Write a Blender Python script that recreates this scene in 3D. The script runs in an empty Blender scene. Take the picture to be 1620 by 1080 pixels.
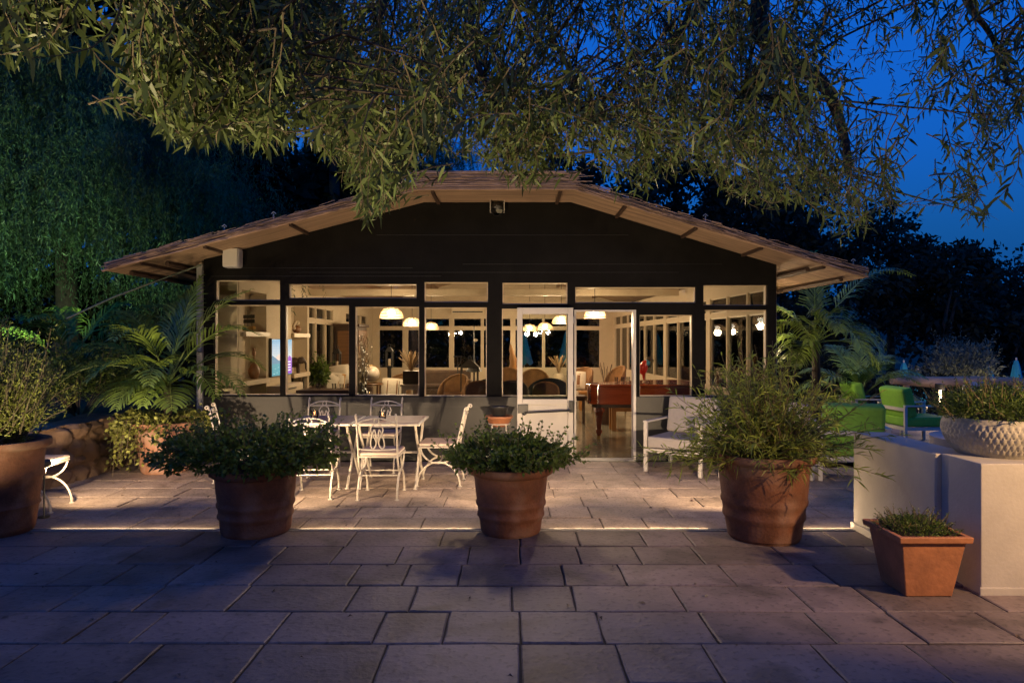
import bpy, math, random
import numpy as np
from mathutils import Vector, Matrix, noise as mnoise
random.seed(7); rng = np.random.default_rng(11)
PI = math.pi; R = math.radians
sc = bpy.context.scene
COL = sc.collection

# ------------------------------------------------------------ camera, sky, sun, exposure
cam_d = bpy.data.cameras.new('camera'); cam = bpy.data.objects.new('camera', cam_d); COL.objects.link(cam)
cam.location = (0, 0, 1.65); cam.rotation_euler = (R(90), 0, 0)
cam_d.lens = 24; cam_d.sensor_width = 36; cam_d.clip_start = 0.05; cam_d.clip_end = 3000
sc.camera = cam
w = bpy.data.worlds.new('World'); sc.world = w; w.use_nodes = True
nt = w.node_tree; bg = nt.nodes['Background']
sky = nt.nodes.new('ShaderNodeTexSky'); sky.sky_type = 'NISHITA'; sky.sun_disc = False
sky.sun_elevation = R(-2.5); sky.sun_rotation = R(205); sky.altitude = 0; sky.ozone_density = 4.0; sky.dust_density = 0.3
hs = nt.nodes.new('ShaderNodeMix'); hs.data_type = 'RGBA'; hs.blend_type = 'MULTIPLY'; hs.inputs[0].default_value = 1
hs.inputs[7].default_value = (0.025, 0.60, 1.0, 1)      # blue hour
nt.links.new(sky.outputs[0], hs.inputs[6]); ad = nt.nodes.new('ShaderNodeMix'); ad.data_type = 'RGBA'; ad.blend_type = 'ADD'; ad.inputs[0].default_value = 1
nt.links.new(hs.outputs[2], ad.inputs[6]); ad.inputs[7].default_value = (0.0012, 0.0225, 0.092, 1)   # even blue-hour airglow
nt.links.new(ad.outputs[2], bg.inputs[0])
bg.inputs[1].default_value = 3.2
sd = bpy.data.lights.new('sun', 'SUN'); sd.energy = 0.012; sd.angle = R(10); sd.color = (0.45, 0.6, 1)
sun = bpy.data.objects.new('sun', sd); COL.objects.link(sun); sun.rotation_euler = (R(88), 0, R(-25))
sc.view_settings.view_transform = 'Standard'; sc.view_settings.look = 'None'
sc.view_settings.exposure = 0.0; sc.view_settings.gamma = 1
cy = sc.cycles
cy.max_bounces = 8; cy.diffuse_bounces = 3; cy.glossy_bounces = 3; cy.transparent_max_bounces = 16; cy.transmission_bounces = 4
cy.caustics_reflective = False; cy.caustics_refractive = False; cy.sample_clamp_indirect = 4.0
cy.use_denoising = True

# power of every lamp family, tuned together
PW_PENDANT, PW_FLOOD, PW_GABLE, PW_CROWN, PW_PIER, PW_PEPPER, PW_BOLLARD, PW_SIDE, PW_STRIP, PW_FILL = 105, 205, 300, 880, 480, 800, 25, 110, 3.2, 36; PW_SHRUB = 430; PW_FRONT = 200; PW_BEACH = 400
WARM = (1.0, 0.60, 0.27); WARM2 = (1.0, 0.70, 0.41)

# ------------------------------------------------------------ helpers
def P(px, py, Y):                                   # point seen at a photo pixel, Y metres in front
    return Vector(((px - 810) * Y / 1080, Y, 1.65 + (540 - py) * Y / 1080))

class MB:
    def __init__(s): s.v = []; s.f = []
    def add(s, vs, fs):
        n = len(s.v); s.v += [tuple(p) for p in vs]; s.f += [tuple(i + n for i in q) for q in fs]; return s
    def box(s, x0, x1, y0, y1, z0, z1):
        return s.add([(x0,y0,z0),(x1,y0,z0),(x1,y1,z0),(x0,y1,z0),(x0,y0,z1),(x1,y0,z1),(x1,y1,z1),(x0,y1,z1)],
                     [(0,3,2,1),(4,5,6,7),(0,1,5,4),(1,2,6,5),(2,3,7,6),(3,0,4,7)])
    def obox(s, c, size, M):
        n = len(s.v); a, b, d = [q / 2 for q in size]; s.box(-a, a, -b, b, -d, d)
        for i in range(n, len(s.v)): s.v[i] = tuple(M @ Vector(s.v[i]) + Vector(c))
        return s
    def tube(s, pts, r, n=8, closed=False):
        pts = [Vector(p) for p in pts]; m = len(pts)
        rs = list(r) if isinstance(r, (list, tuple)) else [r] * m
        up = None; vs = []; fs = []
        for i, p in enumerate(pts):
            a = pts[(i - 1) % m] if (closed or i > 0) else p
            b = pts[(i + 1) % m] if (closed or i < m - 1) else p
            t = (b - a)
            t = t.normalized() if t.length > 1e-9 else Vector((0, 0, 1))
            if up is None:
                up = t.orthogonal().normalized()
            else:
                up = (up - t * up.dot(t)); up = up.normalized() if up.length > 1e-6 else t.orthogonal().normalized()
            q = t.cross(up)
            for k in range(n):
                an = 2 * PI * k / n; vs.append(p + (up * math.cos(an) + q * math.sin(an)) * rs[i])
        for i in range(m if closed else m - 1):
            j = (i + 1) % m
            for k in range(n):
                l = (k + 1) % n; fs.append((i*n+k, i*n+l, j*n+l, j*n+k))
        if not closed: fs.append(tuple(range(n - 1, -1, -1))); fs.append(tuple((m-1)*n + k for k in range(n)))
        return s.add(vs, fs)
    def lathe(s, prof, n=32, c=(0, 0, 0), cap=False):
        vs = []; fs = []; m = len(prof)
        for (r, z) in prof:
            for k in range(n):
                a = 2 * PI * k / n; vs.append((c[0] + r * math.cos(a), c[1] + r * math.sin(a), c[2] + z))
        for i in range(m - 1):
            for k in range(n):
                l = (k + 1) % n; fs.append((i*n+k, i*n+l, (i+1)*n+l, (i+1)*n+k))
        if cap: fs.append(tuple(range(n - 1, -1, -1))); fs.append(tuple((m-1)*n + k for k in range(n)))
        return s.add(vs, fs)
    def ball(s, c, r, nu=16, nv=10):
        if not isinstance(r, (list, tuple)): r = (r, r, r)
        prof = []; n0 = len(s.v)
        for j in range(nv + 1):
            a = -PI/2 + PI * j / nv; prof.append((max(math.cos(a), 1e-3), math.sin(a)))
        s.lathe(prof, nu)
        for i in range(n0, len(s.v)):
            q = s.v[i]; s.v[i] = (c[0] + q[0]*r[0], c[1] + q[1]*r[1], c[2] + q[2]*r[2])
        return s
    def prism(s, poly, y0, y1):                      # poly in (x, z), extruded along y
        n = len(poly)
        vs = [(x, y0, z) for x, z in poly] + [(x, y1, z) for x, z in poly]
        fs = [tuple(range(n)), tuple(range(2*n - 1, n - 1, -1))] + [(i, i + n, (i+1) % n + n, (i+1) % n) for i in range(n)]
        return s.add(vs, fs)
    def prismz(s, poly, z0, z1):                     # poly in (x, y), extruded along z
        n = len(poly)
        vs = [(x, y, z0) for x, y in poly] + [(x, y, z1) for x, y in poly]
        fs = [tuple(range(n - 1, -1, -1)), tuple(range(n, 2*n))] + [(i, (i+1) % n, (i+1) % n + n, i + n) for i in range(n)]
        return s.add(vs, fs)
    def xf(s, M, start=0):
        for i in range(start, len(s.v)): s.v[i] = tuple(M @ Vector(s.v[i]))
        return s
    def build(s, name, mat, parent=None, smooth=False, bevel=0, sub=0, loc=None):
        me = bpy.data.meshes.new(name); me.from_pydata(s.v, [], s.f); me.update()
        o = bpy.data.objects.new(name, me); COL.objects.link(o); me.materials.append(mat)
        if smooth:
            me.polygons.foreach_set('use_smooth', [True] * len(me.polygons))
            me.set_sharp_from_angle(angle=R(45))
        if parent is not None: o.parent = parent
        if loc is not None: o.location = loc
        if bevel:
            b = o.modifiers.new('bevel', 'BEVEL'); b.width = bevel; b.segments = 2; b.limit_method = 'ANGLE'; b.angle_limit = R(50)
        if sub:
            b = o.modifiers.new('subsurf', 'SUBSURF'); b.levels = sub; b.render_levels = sub
        return o

def build_np(name, V, F, mat, parent=None):          # V (n,3), F list of index arrays (m,k)
    me = bpy.data.meshes.new(name)
    loops = np.concatenate([f.ravel() for f in F]); sizes = np.concatenate([np.full(len(f), f.shape[1]) for f in F])
    me.vertices.add(len(V)); me.vertices.foreach_set('co', np.asarray(V, np.float32).ravel())
    me.loops.add(len(loops)); me.loops.foreach_set('vertex_index', loops.astype(np.int32))
    st = np.concatenate([[0], np.cumsum(sizes)[:-1]])
    me.polygons.add(len(sizes)); me.polygons.foreach_set('loop_start', st.astype(np.int32))
    me.update(calc_edges=True); me.validate()
    me.materials.append(mat)
    o = bpy.data.objects.new(name, me); COL.objects.link(o)
    if parent is not None: o.parent = parent
    return o

def tag(o, label=None, cat=None, group=None, kind=None):
    if label: o['label'] = label
    if cat: o['category'] = cat
    if group: o['group'] = group
    if kind: o['kind'] = kind
    return o
def thing(name, label, cat, loc=(0,0,0), rz=0, group=None):
    o = bpy.data.objects.new(name, None); COL.objects.link(o); o.empty_display_size = 0.2
    o.location = loc; o.rotation_euler = (0, 0, rz); tag(o, label, cat, group); return o
def dup(root, loc, rz, label):
    r = root.copy(); COL.objects.link(r); r.location = loc; r.rotation_euler = (0, 0, rz); r['label'] = label
    for ch in list(root.children):
        c = ch.copy(); COL.objects.link(c); c.parent = r
        for g in list(ch.children):
            d = g.copy(); COL.objects.link(d); d.parent = c
    return r
def lamp(name, kind, loc, power, color, parent=None, size=0.04, aim=None, angle=None, blend=0.6):
    d = bpy.data.lights.new(name, kind); d.energy = power; d.color = color
    d.shadow_soft_size = size
    if kind == 'SPOT': d.spot_size = R(angle or 90); d.spot_blend = blend
    o = bpy.data.objects.new(name, d); COL.objects.link(o); o.location = loc
    if aim is not None: o.rotation_euler = (Vector(aim) - Vector(loc)).to_track_quat('-Z', 'Y').to_euler()
    if parent is not None:
        o.parent = parent; o.matrix_parent_inverse = Matrix.Translation(-Vector(parent.location)) if parent.rotation_euler.z == 0 else parent.matrix_basis.inverted()
    return o

# ------------------------------------------------------------ materials
def mat(name, c, rough=0.6, var=0.25, scale=6.0, bump=0.0, bscale=None, metal=0.0, c2=None, stretch=None, island=0.0, spec=0.5,
        sss=0, trans=0.0, coat=0.0, stain=None, stain_scale=2.0, stain_amt=0.5, speck=None):
    m = bpy.data.materials.new(name); m.use_nodes = True; n = m.node_tree.nodes; l = m.node_tree.links
    b = n['Principled BSDF']; b.inputs['Roughness'].default_value = rough; b.inputs['Metallic'].default_value = metal
    b.inputs['Specular IOR Level'].default_value = spec
    if coat: b.inputs['Coat Weight'].default_value = coat; b.inputs['Coat Roughness'].default_value = 0.08
    tc = n.new('ShaderNodeTexCoord'); mp = n.new('ShaderNodeMapping'); l.new(tc.outputs['Object'], mp.inputs[0])
    if stretch: mp.inputs['Scale'].default_value = stretch
    nz = n.new('ShaderNodeTexNoise'); nz.inputs['Scale'].default_value = scale; nz.inputs['Detail'].default_value = 6; nz.inputs['Roughness'].default_value = 0.65
    l.new(mp.outputs[0], nz.inputs['Vector'])
    rp = n.new('ShaderNodeMapRange'); rp.inputs[1].default_value = 0.3; rp.inputs[2].default_value = 0.7
    l.new(nz.outputs['Fac'], rp.inputs[0])
    mx = n.new('ShaderNodeMix'); mx.data_type = 'RGBA'; l.new(rp.outputs[0], mx.inputs[0])
    if c2 is None:
        c1 = tuple(max(0, q * (1 - var)) for q in c); c2 = tuple(min(1, q * (1 + var)) for q in c)
    else: c1 = c
    mx.inputs[6].default_value = (*c1, 1); mx.inputs[7].default_value = (*c2, 1)
    out = mx.outputs[2]
    if stain:
        sn = n.new('ShaderNodeTexNoise'); sn.inputs['Scale'].default_value = stain_scale; sn.inputs['Detail'].default_value = 8
        sn.inputs['Distortion'].default_value = 0.6; l.new(tc.outputs['Object'], sn.inputs['Vector'])
        sr = n.new('ShaderNodeMapRange'); sr.inputs[1].default_value = 0.5; sr.inputs[2].default_value = 0.72; sr.inputs[4].default_value = stain_amt
        l.new(sn.outputs['Fac'], sr.inputs[0])
        m2 = n.new('ShaderNodeMix'); m2.data_type = 'RGBA'; l.new(sr.outputs[0], m2.inputs[0]); l.new(out, m2.inputs[6]); m2.inputs[7].default_value = (*stain, 1)
        out = m2.outputs[2]
    if speck:
        kn = n.new('ShaderNodeTexNoise'); kn.inputs['Scale'].default_value = speck[0]; kn.inputs['Detail'].default_value = 3; l.new(tc.outputs['Object'], kn.inputs['Vector'])
        kr = n.new('ShaderNodeMapRange'); kr.inputs[1].default_value = 0.56; kr.inputs[2].default_value = 0.66; kr.inputs[3].default_value = 1; kr.inputs[4].default_value = 1 - speck[1]; l.new(kn.outputs['Fac'], kr.inputs[0])
        m4 = n.new('ShaderNodeMix'); m4.data_type = 'RGBA'; m4.blend_type = 'MULTIPLY'; m4.inputs[0].default_value = 1; l.new(out, m4.inputs[6]); l.new(kr.outputs[0], m4.inputs[7]); out = m4.outputs[2]
    if island:
        g = n.new('ShaderNodeNewGeometry'); mr = n.new('ShaderNodeMapRange'); mr.inputs[3].default_value = 1 - island; mr.inputs[4].default_value = 1 + island
        l.new(g.outputs['Random Per Island'], mr.inputs[0])
        m3 = n.new('ShaderNodeMix'); m3.data_type = 'RGBA'; m3.blend_type = 'MULTIPLY'; m3.inputs[0].default_value = 1
        l.new(out, m3.inputs[6]); l.new(mr.outputs[0], m3.inputs[7]); out = m3.outputs[2]
    l.new(out, b.inputs['Base Color'])
    if bump:
        bz = n.new('ShaderNodeTexNoise'); bz.inputs['Scale'].default_value = bscale or scale * 4; bz.inputs['Detail'].default_value = 5
        l.new(mp.outputs[0], bz.inputs['Vector'])
        bp = n.new('ShaderNodeBump'); bp.inputs['Strength'].default_value = bump; bp.inputs['Distance'].default_value = 0.02
        l.new(bz.outputs['Fac'], bp.inputs['Height']); l.new(bp.outputs[0], b.inputs['Normal'])
    if trans:                                        # leaves let some light through
        tr = n.new('ShaderNodeBsdfTranslucent'); l.new(out, tr.inputs[0]); ms = n.new('ShaderNodeMixShader'); ms.inputs[0].default_value = trans
        l.new(b.outputs[0], ms.inputs[1]); l.new(tr.outputs[0], ms.inputs[2]); l.new(ms.outputs[0], n['Material Output'].inputs[0])
    return m
def wicker(name, c, sx=55, sz=55):
    m = mat(name, c, 0.6, 0.3, 8); n = m.node_tree.nodes; l = m.node_tree.links
    tc = n.new('ShaderNodeTexCoord'); w1 = n.new('ShaderNodeTexWave'); w1.bands_direction = 'Z'; w1.inputs['Scale'].default_value = sz / 3
    w2 = n.new('ShaderNodeTexWave'); w2.bands_direction = 'DIAGONAL'; w2.inputs['Scale'].default_value = sx / 3
    l.new(tc.outputs['Object'], w1.inputs[0]); l.new(tc.outputs['Object'], w2.inputs[0])
    ad = n.new('ShaderNodeMath'); ad.operation = 'MULTIPLY'; l.new(w1.outputs['Fac'], ad.inputs[0]); l.new(w2.outputs['Fac'], ad.inputs[1])
    bp = n.new('ShaderNodeBump'); bp.inputs['Strength'].default_value = 0.8; bp.inputs['Distance'].default_value = 0.01
    l.new(ad.outputs[0], bp.inputs['Height']); l.new(bp.outputs[0], n['Principled BSDF'].inputs['Normal'])
    return m
def glow(name, c, st):
    m = bpy.data.materials.new(name); m.use_nodes = True; b = m.node_tree.nodes['Principled BSDF']
    b.inputs['Base Color'].default_value = (*c, 1); b.inputs['Emission Color'].default_value = (*c, 1); b.inputs['Emission Strength'].default_value = st
    return m
def thin_glass(name, tint=(0.93, 0.95, 0.93), refl=0.5, ior=1.45):
    m = bpy.data.materials.new(name); m.use_nodes = True; n = m.node_tree.nodes; l = m.node_tree.links
    n.remove(n['Principled BSDF'])
    t = n.new('ShaderNodeBsdfTransparent'); t.inputs[0].default_value = (*tint, 1)
    g = n.new('ShaderNodeBsdfGlossy'); g.inputs['Roughness'].default_value = 0.02
    fr = n.new('ShaderNodeFresnel'); fr.inputs[0].default_value = ior
    k = n.new('ShaderNodeMath'); k.operation = 'MULTIPLY'; k.inputs[1].default_value = refl * 2; l.new(fr.outputs[0], k.inputs[0])
    ms = n.new('ShaderNodeMixShader'); l.new(k.outputs[0], ms.inputs[0]); l.new(t.outputs[0], ms.inputs[1]); l.new(g.outputs[0], ms.inputs[2])
    l.new(ms.outputs[0], n['Material Output'].inputs[0]); return m

M = {}
M['black_paint'] = mat('black_paint', (0.008, 0.0075, 0.007), 0.8, 0.3, 3, bump=0.15, bscale=40, spec=0.08)
M['black_paint_lit'] = mat('black_paint_lit', (0.019, 0.0185, 0.0165), 0.45, 0.25, 3, bump=0.1, bscale=40)  # paler copy of the wall paint, low floodlight put into the colour
M['cream'] = mat('cream_plaster', (0.52, 0.42, 0.30), 0.75, 0.06, 4)
M['cream_wood'] = mat('cream_painted_wood', (0.56, 0.45, 0.32), 0.45, 0.08, 5)
M['white_metal'] = mat('white_metal', (0.50, 0.46, 0.39), 0.4, 0.08, 20, stain=(0.45, 0.36, 0.26), stain_scale=14, stain_amt=0.35)
M['white_alu'] = mat('white_aluminium', (0.50, 0.47, 0.42), 0.35, 0.05, 8)
M['grey_metal'] = mat('grey_metal', (0.30, 0.30, 0.29), 0.5, 0.2, 12)
M['dark_metal'] = mat('dark_metal', (0.02, 0.02, 0.02), 0.4, 0.3, 10)
M['reed'] = mat('reed', (0.34, 0.23, 0.15), 0.8, 0.55, 1.0, bump=1.0, bscale=1.4, stretch=(1.0, 28, 1.0), stain=(0.10, 0.06, 0.04), stain_scale=1.2, stain_amt=0.35)
M['reed_stalk'] = mat('reed_stalk', (0.30, 0.20, 0.14), 0.8, 0.4, 5, island=0.45)
M['rafter'] = mat('rafter_wood', (0.055, 0.03, 0.018), 0.7, 0.3, 6)
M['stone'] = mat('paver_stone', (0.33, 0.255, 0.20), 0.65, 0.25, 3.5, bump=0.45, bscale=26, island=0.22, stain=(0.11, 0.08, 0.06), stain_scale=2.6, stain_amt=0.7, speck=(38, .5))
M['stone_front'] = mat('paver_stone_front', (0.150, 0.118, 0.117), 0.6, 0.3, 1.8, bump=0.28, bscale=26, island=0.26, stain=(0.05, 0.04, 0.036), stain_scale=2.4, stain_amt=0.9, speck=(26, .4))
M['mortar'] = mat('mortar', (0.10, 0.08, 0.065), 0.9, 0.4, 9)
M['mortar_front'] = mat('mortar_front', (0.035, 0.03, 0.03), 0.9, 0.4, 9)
M['terracotta'] = mat('terracotta', (0.155, 0.058, 0.028), 0.75, 0.45, 4, bump=0.25, bscale=40, stain=(0.30, 0.20, 0.15), stain_scale=3.0, stain_amt=0.55, speck=(70, .18))
M['terracotta_new'] = mat('terracotta_orange', (0.34, 0.135, 0.058), 0.7, 0.25, 6, bump=0.2, bscale=30, stain=(0.25, 0.10, 0.05), stain_scale=4, stain_amt=0.5)
M['terracotta_pale'] = mat('terracotta_pale', (0.40, 0.20, 0.12), 0.75, 0.25, 5, bump=0.25, bscale=40, stain=(0.55, 0.46, 0.38), stain_scale=4, stain_amt=0.6)
M['soil'] = mat('soil', (0.03, 0.02, 0.013), 0.95, 0.5, 30, bump=0.8, bscale=40)
M['plaster'] = mat('white_plaster', (0.39, 0.365, 0.335), 0.85, 0.10, 3, bump=0.12, bscale=40, stain=(0.22, 0.19, 0.17), stain_scale=1.4, stain_amt=0.55)
M['planter_grey'] = mat('planter_grey', (0.33, 0.31, 0.27), 0.7, 0.2, 8, stain=(0.16, 0.15, 0.13), stain_scale=5, stain_amt=0.5)
M['bark'] = mat('bark', (0.04, 0.03, 0.022), 0.9, 0.4, 7, bump=0.8, bscale=14)
M['twig'] = mat('twig', (0.11, 0.085, 0.05), 0.85, 0.3, 9)
M['olive'] = mat('olive_leaf', (0.088, 0.122, 0.032), 0.5, 0.25, 3, island=0.45, trans=0.3)
M['mint'] = mat('bush_leaf', (0.10, 0.155, 0.028), 0.5, 0.3, 4, island=0.5, trans=0.45)
M['willow'] = mat('narrow_leaf', (0.22, 0.28, 0.05), 0.5, 0.3, 4, island=0.5, trans=0.45)
M['ivy'] = mat('ivy_leaf', (0.27, 0.30, 0.07), 0.5, 0.3, 6, island=0.55, trans=0.3)
M['palm'] = mat('palm_leaf', (0.15, 0.23, 0.04), 0.4, 0.25, 4, island=0.35, trans=0.25)
M['pepper'] = mat('pepper_leaf', (0.05, 0.105, 0.04), 0.6, 0.75, 0.9, island=0.5, trans=0.3)
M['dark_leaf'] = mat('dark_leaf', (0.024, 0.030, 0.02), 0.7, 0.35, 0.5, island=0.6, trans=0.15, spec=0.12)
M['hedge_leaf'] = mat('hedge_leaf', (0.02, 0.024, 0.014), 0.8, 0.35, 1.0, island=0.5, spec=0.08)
M['silver_leaf'] = mat('silver_leaf', (0.13, 0.16, 0.12), 0.6, 0.2, 3, island=0.4, trans=0.2)
M['shrub'] = mat('shrub_leaf', (0.20, 0.22, 0.04), 0.55, 0.3, 3, island=0.5, trans=0.3)
M['grass'] = mat('ground_earth', (0.04, 0.035, 0.022), 0.95, 0.4, 0.8, bump=0.6, bscale=12)
M['rubble'] = mat('rubble_stone', (0.19, 0.125, 0.08), 0.9, 0.4, 3, bump=0.7, bscale=16)
M['wood'] = mat('brown_wood', (0.16, 0.075, 0.03), 0.45, 0.35, 2, stretch=(1, 1, 10))
M['dark_wood'] = mat('dark_wood', (0.05, 0.025, 0.014), 0.45, 0.35, 2, stretch=(1, 1, 10))
M['honey_wood'] = mat('honey_wood', (0.36, 0.17, 0.05), 0.4, 0.25, 2, stretch=(8, 1, 1))
M['mahogany'] = mat('mahogany', (0.27, 0.05, 0.015), 0.22, 0.3, 1.5, stretch=(1, 1, 9), coat=0.8)
M['rattan'] = wicker('rattan', (0.30, 0.155, 0.06))
M['rattan_dark'] = wicker('rattan_dark', (0.06, 0.03, 0.018))
M['leather'] = mat('tan_leather', (0.20, 0.085, 0.03), 0.5, 0.2, 30, bump=0.2, bscale=60)
M['black_fabric'] = mat('black_fabric', (0.015, 0.014, 0.013), 0.8, 0.3, 20)
M['brown_fabric'] = mat('brown_fabric', (0.06, 0.035, 0.022), 0.85, 0.3, 10)
M['cream_fabric'] = mat('cream_fabric', (0.68, 0.60, 0.48), 0.85, 0.08, 20, bump=0.2, bscale=80)
M['taupe_fabric'] = mat('taupe_fabric', (0.30, 0.22, 0.19), 0.85, 0.12, 25, bump=0.2, bscale=90)
M['white_fabric'] = mat('white_fabric', (0.33, 0.305, 0.28), 0.85, 0.06, 20, bump=0.15, bscale=90)
M['green_fabric'] = mat('green_fabric', (0.17, 0.38, 0.04), 0.8, 0.12, 20, bump=0.15, bscale=90)
M['table_top'] = mat('table_top', (0.27, 0.19, 0.16), 0.6, 0.2, 6)
M['turquoise'] = mat('turquoise_canvas', (0.03, 0.33, 0.42), 0.8, 0.2, 4)
M['log'] = mat('weathered_log', (0.34, 0.24, 0.17), 0.85, 0.3, 2, bump=0.6, bscale=8, stretch=(1, 6, 6))
M['glass'] = thin_glass('window_glass')
M['clear'] = thin_glass('clear_glass', (0.9, 0.9, 0.88), 0.8)
M['bulb'] = glow('lit_bulb', (1.0, 0.90, 0.76), 9)
M['shade_glow'] = glow('lit_diffuser', (1.0, 0.78, 0.50), 5)
M['candle'] = glow('candle_flame', (1.0, 0.45, 0.12), 5)
M['fairy'] = glow('fairy_light', (1.0, 0.82, 0.55), 1.6)
M['cane'] = mat('cane_weave', (0.44, 0.31, 0.18), 0.55, 0.2, 10, island=0.3)
M['lens'] = glow('lamp_lens', (1.0, 0.66, 0.34), 3)
M['tile'] = mat('floor_tile', (0.17, 0.165, 0.125), 0.16, 0.3, 2.0, stain=(0.09, 0.085, 0.06), stain_scale=1.5, stain_amt=0.4)
M['red'] = mat('red_lacquer', (0.50, 0.02, 0.015), 0.3, 0.1, 5, coat=0.5)
M['blue'] = mat('blue_lacquer', (0.03, 0.25, 0.42), 0.3, 0.1, 5)
M['pale_branch'] = mat('pale_branch', (0.55, 0.42, 0.27), 0.7, 0.25, 9)
M['globe'] = mat('globe_paper', (0.62, 0.52, 0.42), 0.4, 0.1, 3, stain=(0.45, 0.33, 0.22), stain_scale=4, stain_amt=0.8)
M['brass'] = mat('brass', (0.55, 0.38, 0.16), 0.3, 0.1, 5, metal=0.9)
M['dry'] = mat('dried_stems', (0.36, 0.24, 0.12), 0.8, 0.3, 6, island=0.3)
M['ochre'] = mat('ochre_fabric', (0.50, 0.26, 0.06), 0.85, 0.1, 20)
M['grey_plastic'] = mat('grey_plastic', (0.34, 0.33, 0.34), 0.6, 0.08, 30, bump=0.2, bscale=200)
# ------------------------------------------------------------ the setting: ground, paving
YF, SF = 9.48, 9.48 / 1080
fx = lambda px: (px - 810) * SF
fz = lambda py: 1.65 + (540 - py) * SF
def ground_h(x, y):
    h = -0.09
    t = min(1, max(0, (x - 9.5) / 3)) * min(1, max(0, (y - 14) / 4)); h -= 1.4 * t
    hill = min(1, max(0, (y - 30) / 60)); h += 9 * hill * hill
    return h + 0.05 * mnoise.noise((x * 0.2, y * 0.2, 0)) * (1 if (y > 24 or abs(x) > 14) else 0)
gx = list(range(-160, -24, 8)) + [q * 1.0 for q in range(-24, 34)] + list(range(34, 171, 8))
gy = list(range(-30, 0, 6)) + [q * 1.0 for q in range(0, 40)] + list(range(40, 241, 10))
g = MB(); nx = len(gx)
for y in gy:
    for x in gx: g.v.append((x, y, ground_h(x, y)))
for j in range(len(gy) - 1):
    for i in range(nx - 1): g.f.append((j*nx+i, j*nx+i+1, (j+1)*nx+i+1, (j+1)*nx+i))
tag(g.build('ground', M['grass'], smooth=True), kind='structure')

def paving(name, x0, x1, rows, m, mortar, gap=0.009, wmin=0.36, wmax=0.80, seed=1):
    rd = random.Random(seed); b = MB()
    for j in range(len(rows) - 1):
        ya, yb = rows[j] + gap / 2, rows[j + 1] - gap / 2
        x = x0 - rd.random() * 0.7
        while x < x1:
            wd = rd.uniform(wmin, wmax); xa, xb = x + gap / 2, x + wd - gap / 2; x += wd
            z = rd.uniform(-0.003, 0.003); c = [(xa, ya), (xb, ya), (xb, yb), (xa, yb)]; out = []
            for q in range(4):                         # worn, slightly wandering edges
                p0, p1 = c[q], c[(q + 1) % 4]; m_ = 5 if q % 2 == 0 else 4
                for h_ in range(m_):
                    u = h_ / m_; k_ = 0.0022 if h_ else 0.005
                    out.append((p0[0] + (p1[0]-p0[0])*u + rd.uniform(-k_, k_), p0[1] + (p1[1]-p0[1])*u + rd.uniform(-k_, k_)))
            cx_, cy_ = (xa + xb) / 2, (ya + yb) / 2; n_ = len(out); i = rd.uniform(.006, .011); tx, ty = rd.uniform(-.006, .006), rd.uniform(-.006, .006)
            ins = [(p[0] + math.copysign(min(i, abs(cx_-p[0])), cx_-p[0]) * (abs(p[0]-cx_) > wd*.44), p[1] + math.copysign(i, cy_-p[1]) * (abs(p[1]-cy_) > (yb-ya)*.44)) for p in out]
            b.add([(p[0], p[1], -.03) for p in out] + [(p[0], p[1], z - .0045) for p in out] + [(p[0], p[1], z + (p[0]-cx_)*tx + (p[1]-cy_)*ty) for p in ins],
                  [(k_, (k_+1) % n_, n_+(k_+1) % n_, n_+k_) for k_ in range(n_)] + [(n_+k_, n_+(k_+1) % n_, 2*n_+(k_+1) % n_, 2*n_+k_) for k_ in range(n_)] + [tuple(range(2*n_, 3*n_))])
    o = b.build(name, m); tag(o, kind='structure')
    s = MB().box(x0 - 0.9, x1 + 0.9, rows[0], rows[-1], -0.06, -0.013).build(name + '_bed', mortar); tag(s, kind='structure')
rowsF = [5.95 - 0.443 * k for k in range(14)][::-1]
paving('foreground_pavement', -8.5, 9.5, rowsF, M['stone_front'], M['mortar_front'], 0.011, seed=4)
rowsT = [6.03] + [6.40 + 0.427 * k for k in range(8)]
paving('terrace_pavement', -5.1, 3.95, rowsT, M['stone'], M['mortar'], 0.010, seed=9)
rowsS = [6.03 + 0.5 * k for k in range(20)]
paving('side_terrace_pavement', 4.9, 12, rowsS, M['stone'], M['mortar'], 0.010, 0.5, 0.9, seed=15)
# windblown leaves and twigs on the paving
lv = MB(); rdl = random.Random(21)
for k in range(150):
    x, y, a, L = rdl.uniform(-5, 5), rdl.uniform(2.6, 9.2), rdl.uniform(0, 6.28), rdl.uniform(.02, .05); c_, s_ = math.cos(a), math.sin(a); w_ = L * rdl.uniform(.15, .3); h_ = rdl.uniform(.004, .014)
    lv.add([(x, y, .005), (x + c_*L*.5 - s_*w_, y + s_*L*.5 + c_*w_, .005 + h_), (x + c_*L, y + s_*L, .005), (x + c_*L*.5 + s_*w_, y + s_*L*.5 - c_*w_, .005 + h_*.4)], [(0, 1, 2, 3)])
tag(lv.build('leaf_litter', M['dark_wood']), 'scattered dry leaves lying on the paving', 'leaf litter', kind='stuff')
# slot drain between the two pavements
dr = thing('slot_drain', 'narrow dark slot drain crossing the paving behind the big terracotta pots', 'drain')
MB().box(-8.5, 9.5, 5.957, 5.972, -0.05, 0.004).box(-8.5, 9.5, 6.006, 6.021, -0.05, 0.004).build('drain_edge', M['grey_metal'], dr)
MB().box(-8.5, 9.5, 5.972, 6.006, -0.05, -0.02).build('channel', M['dark_metal'], dr)

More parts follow.
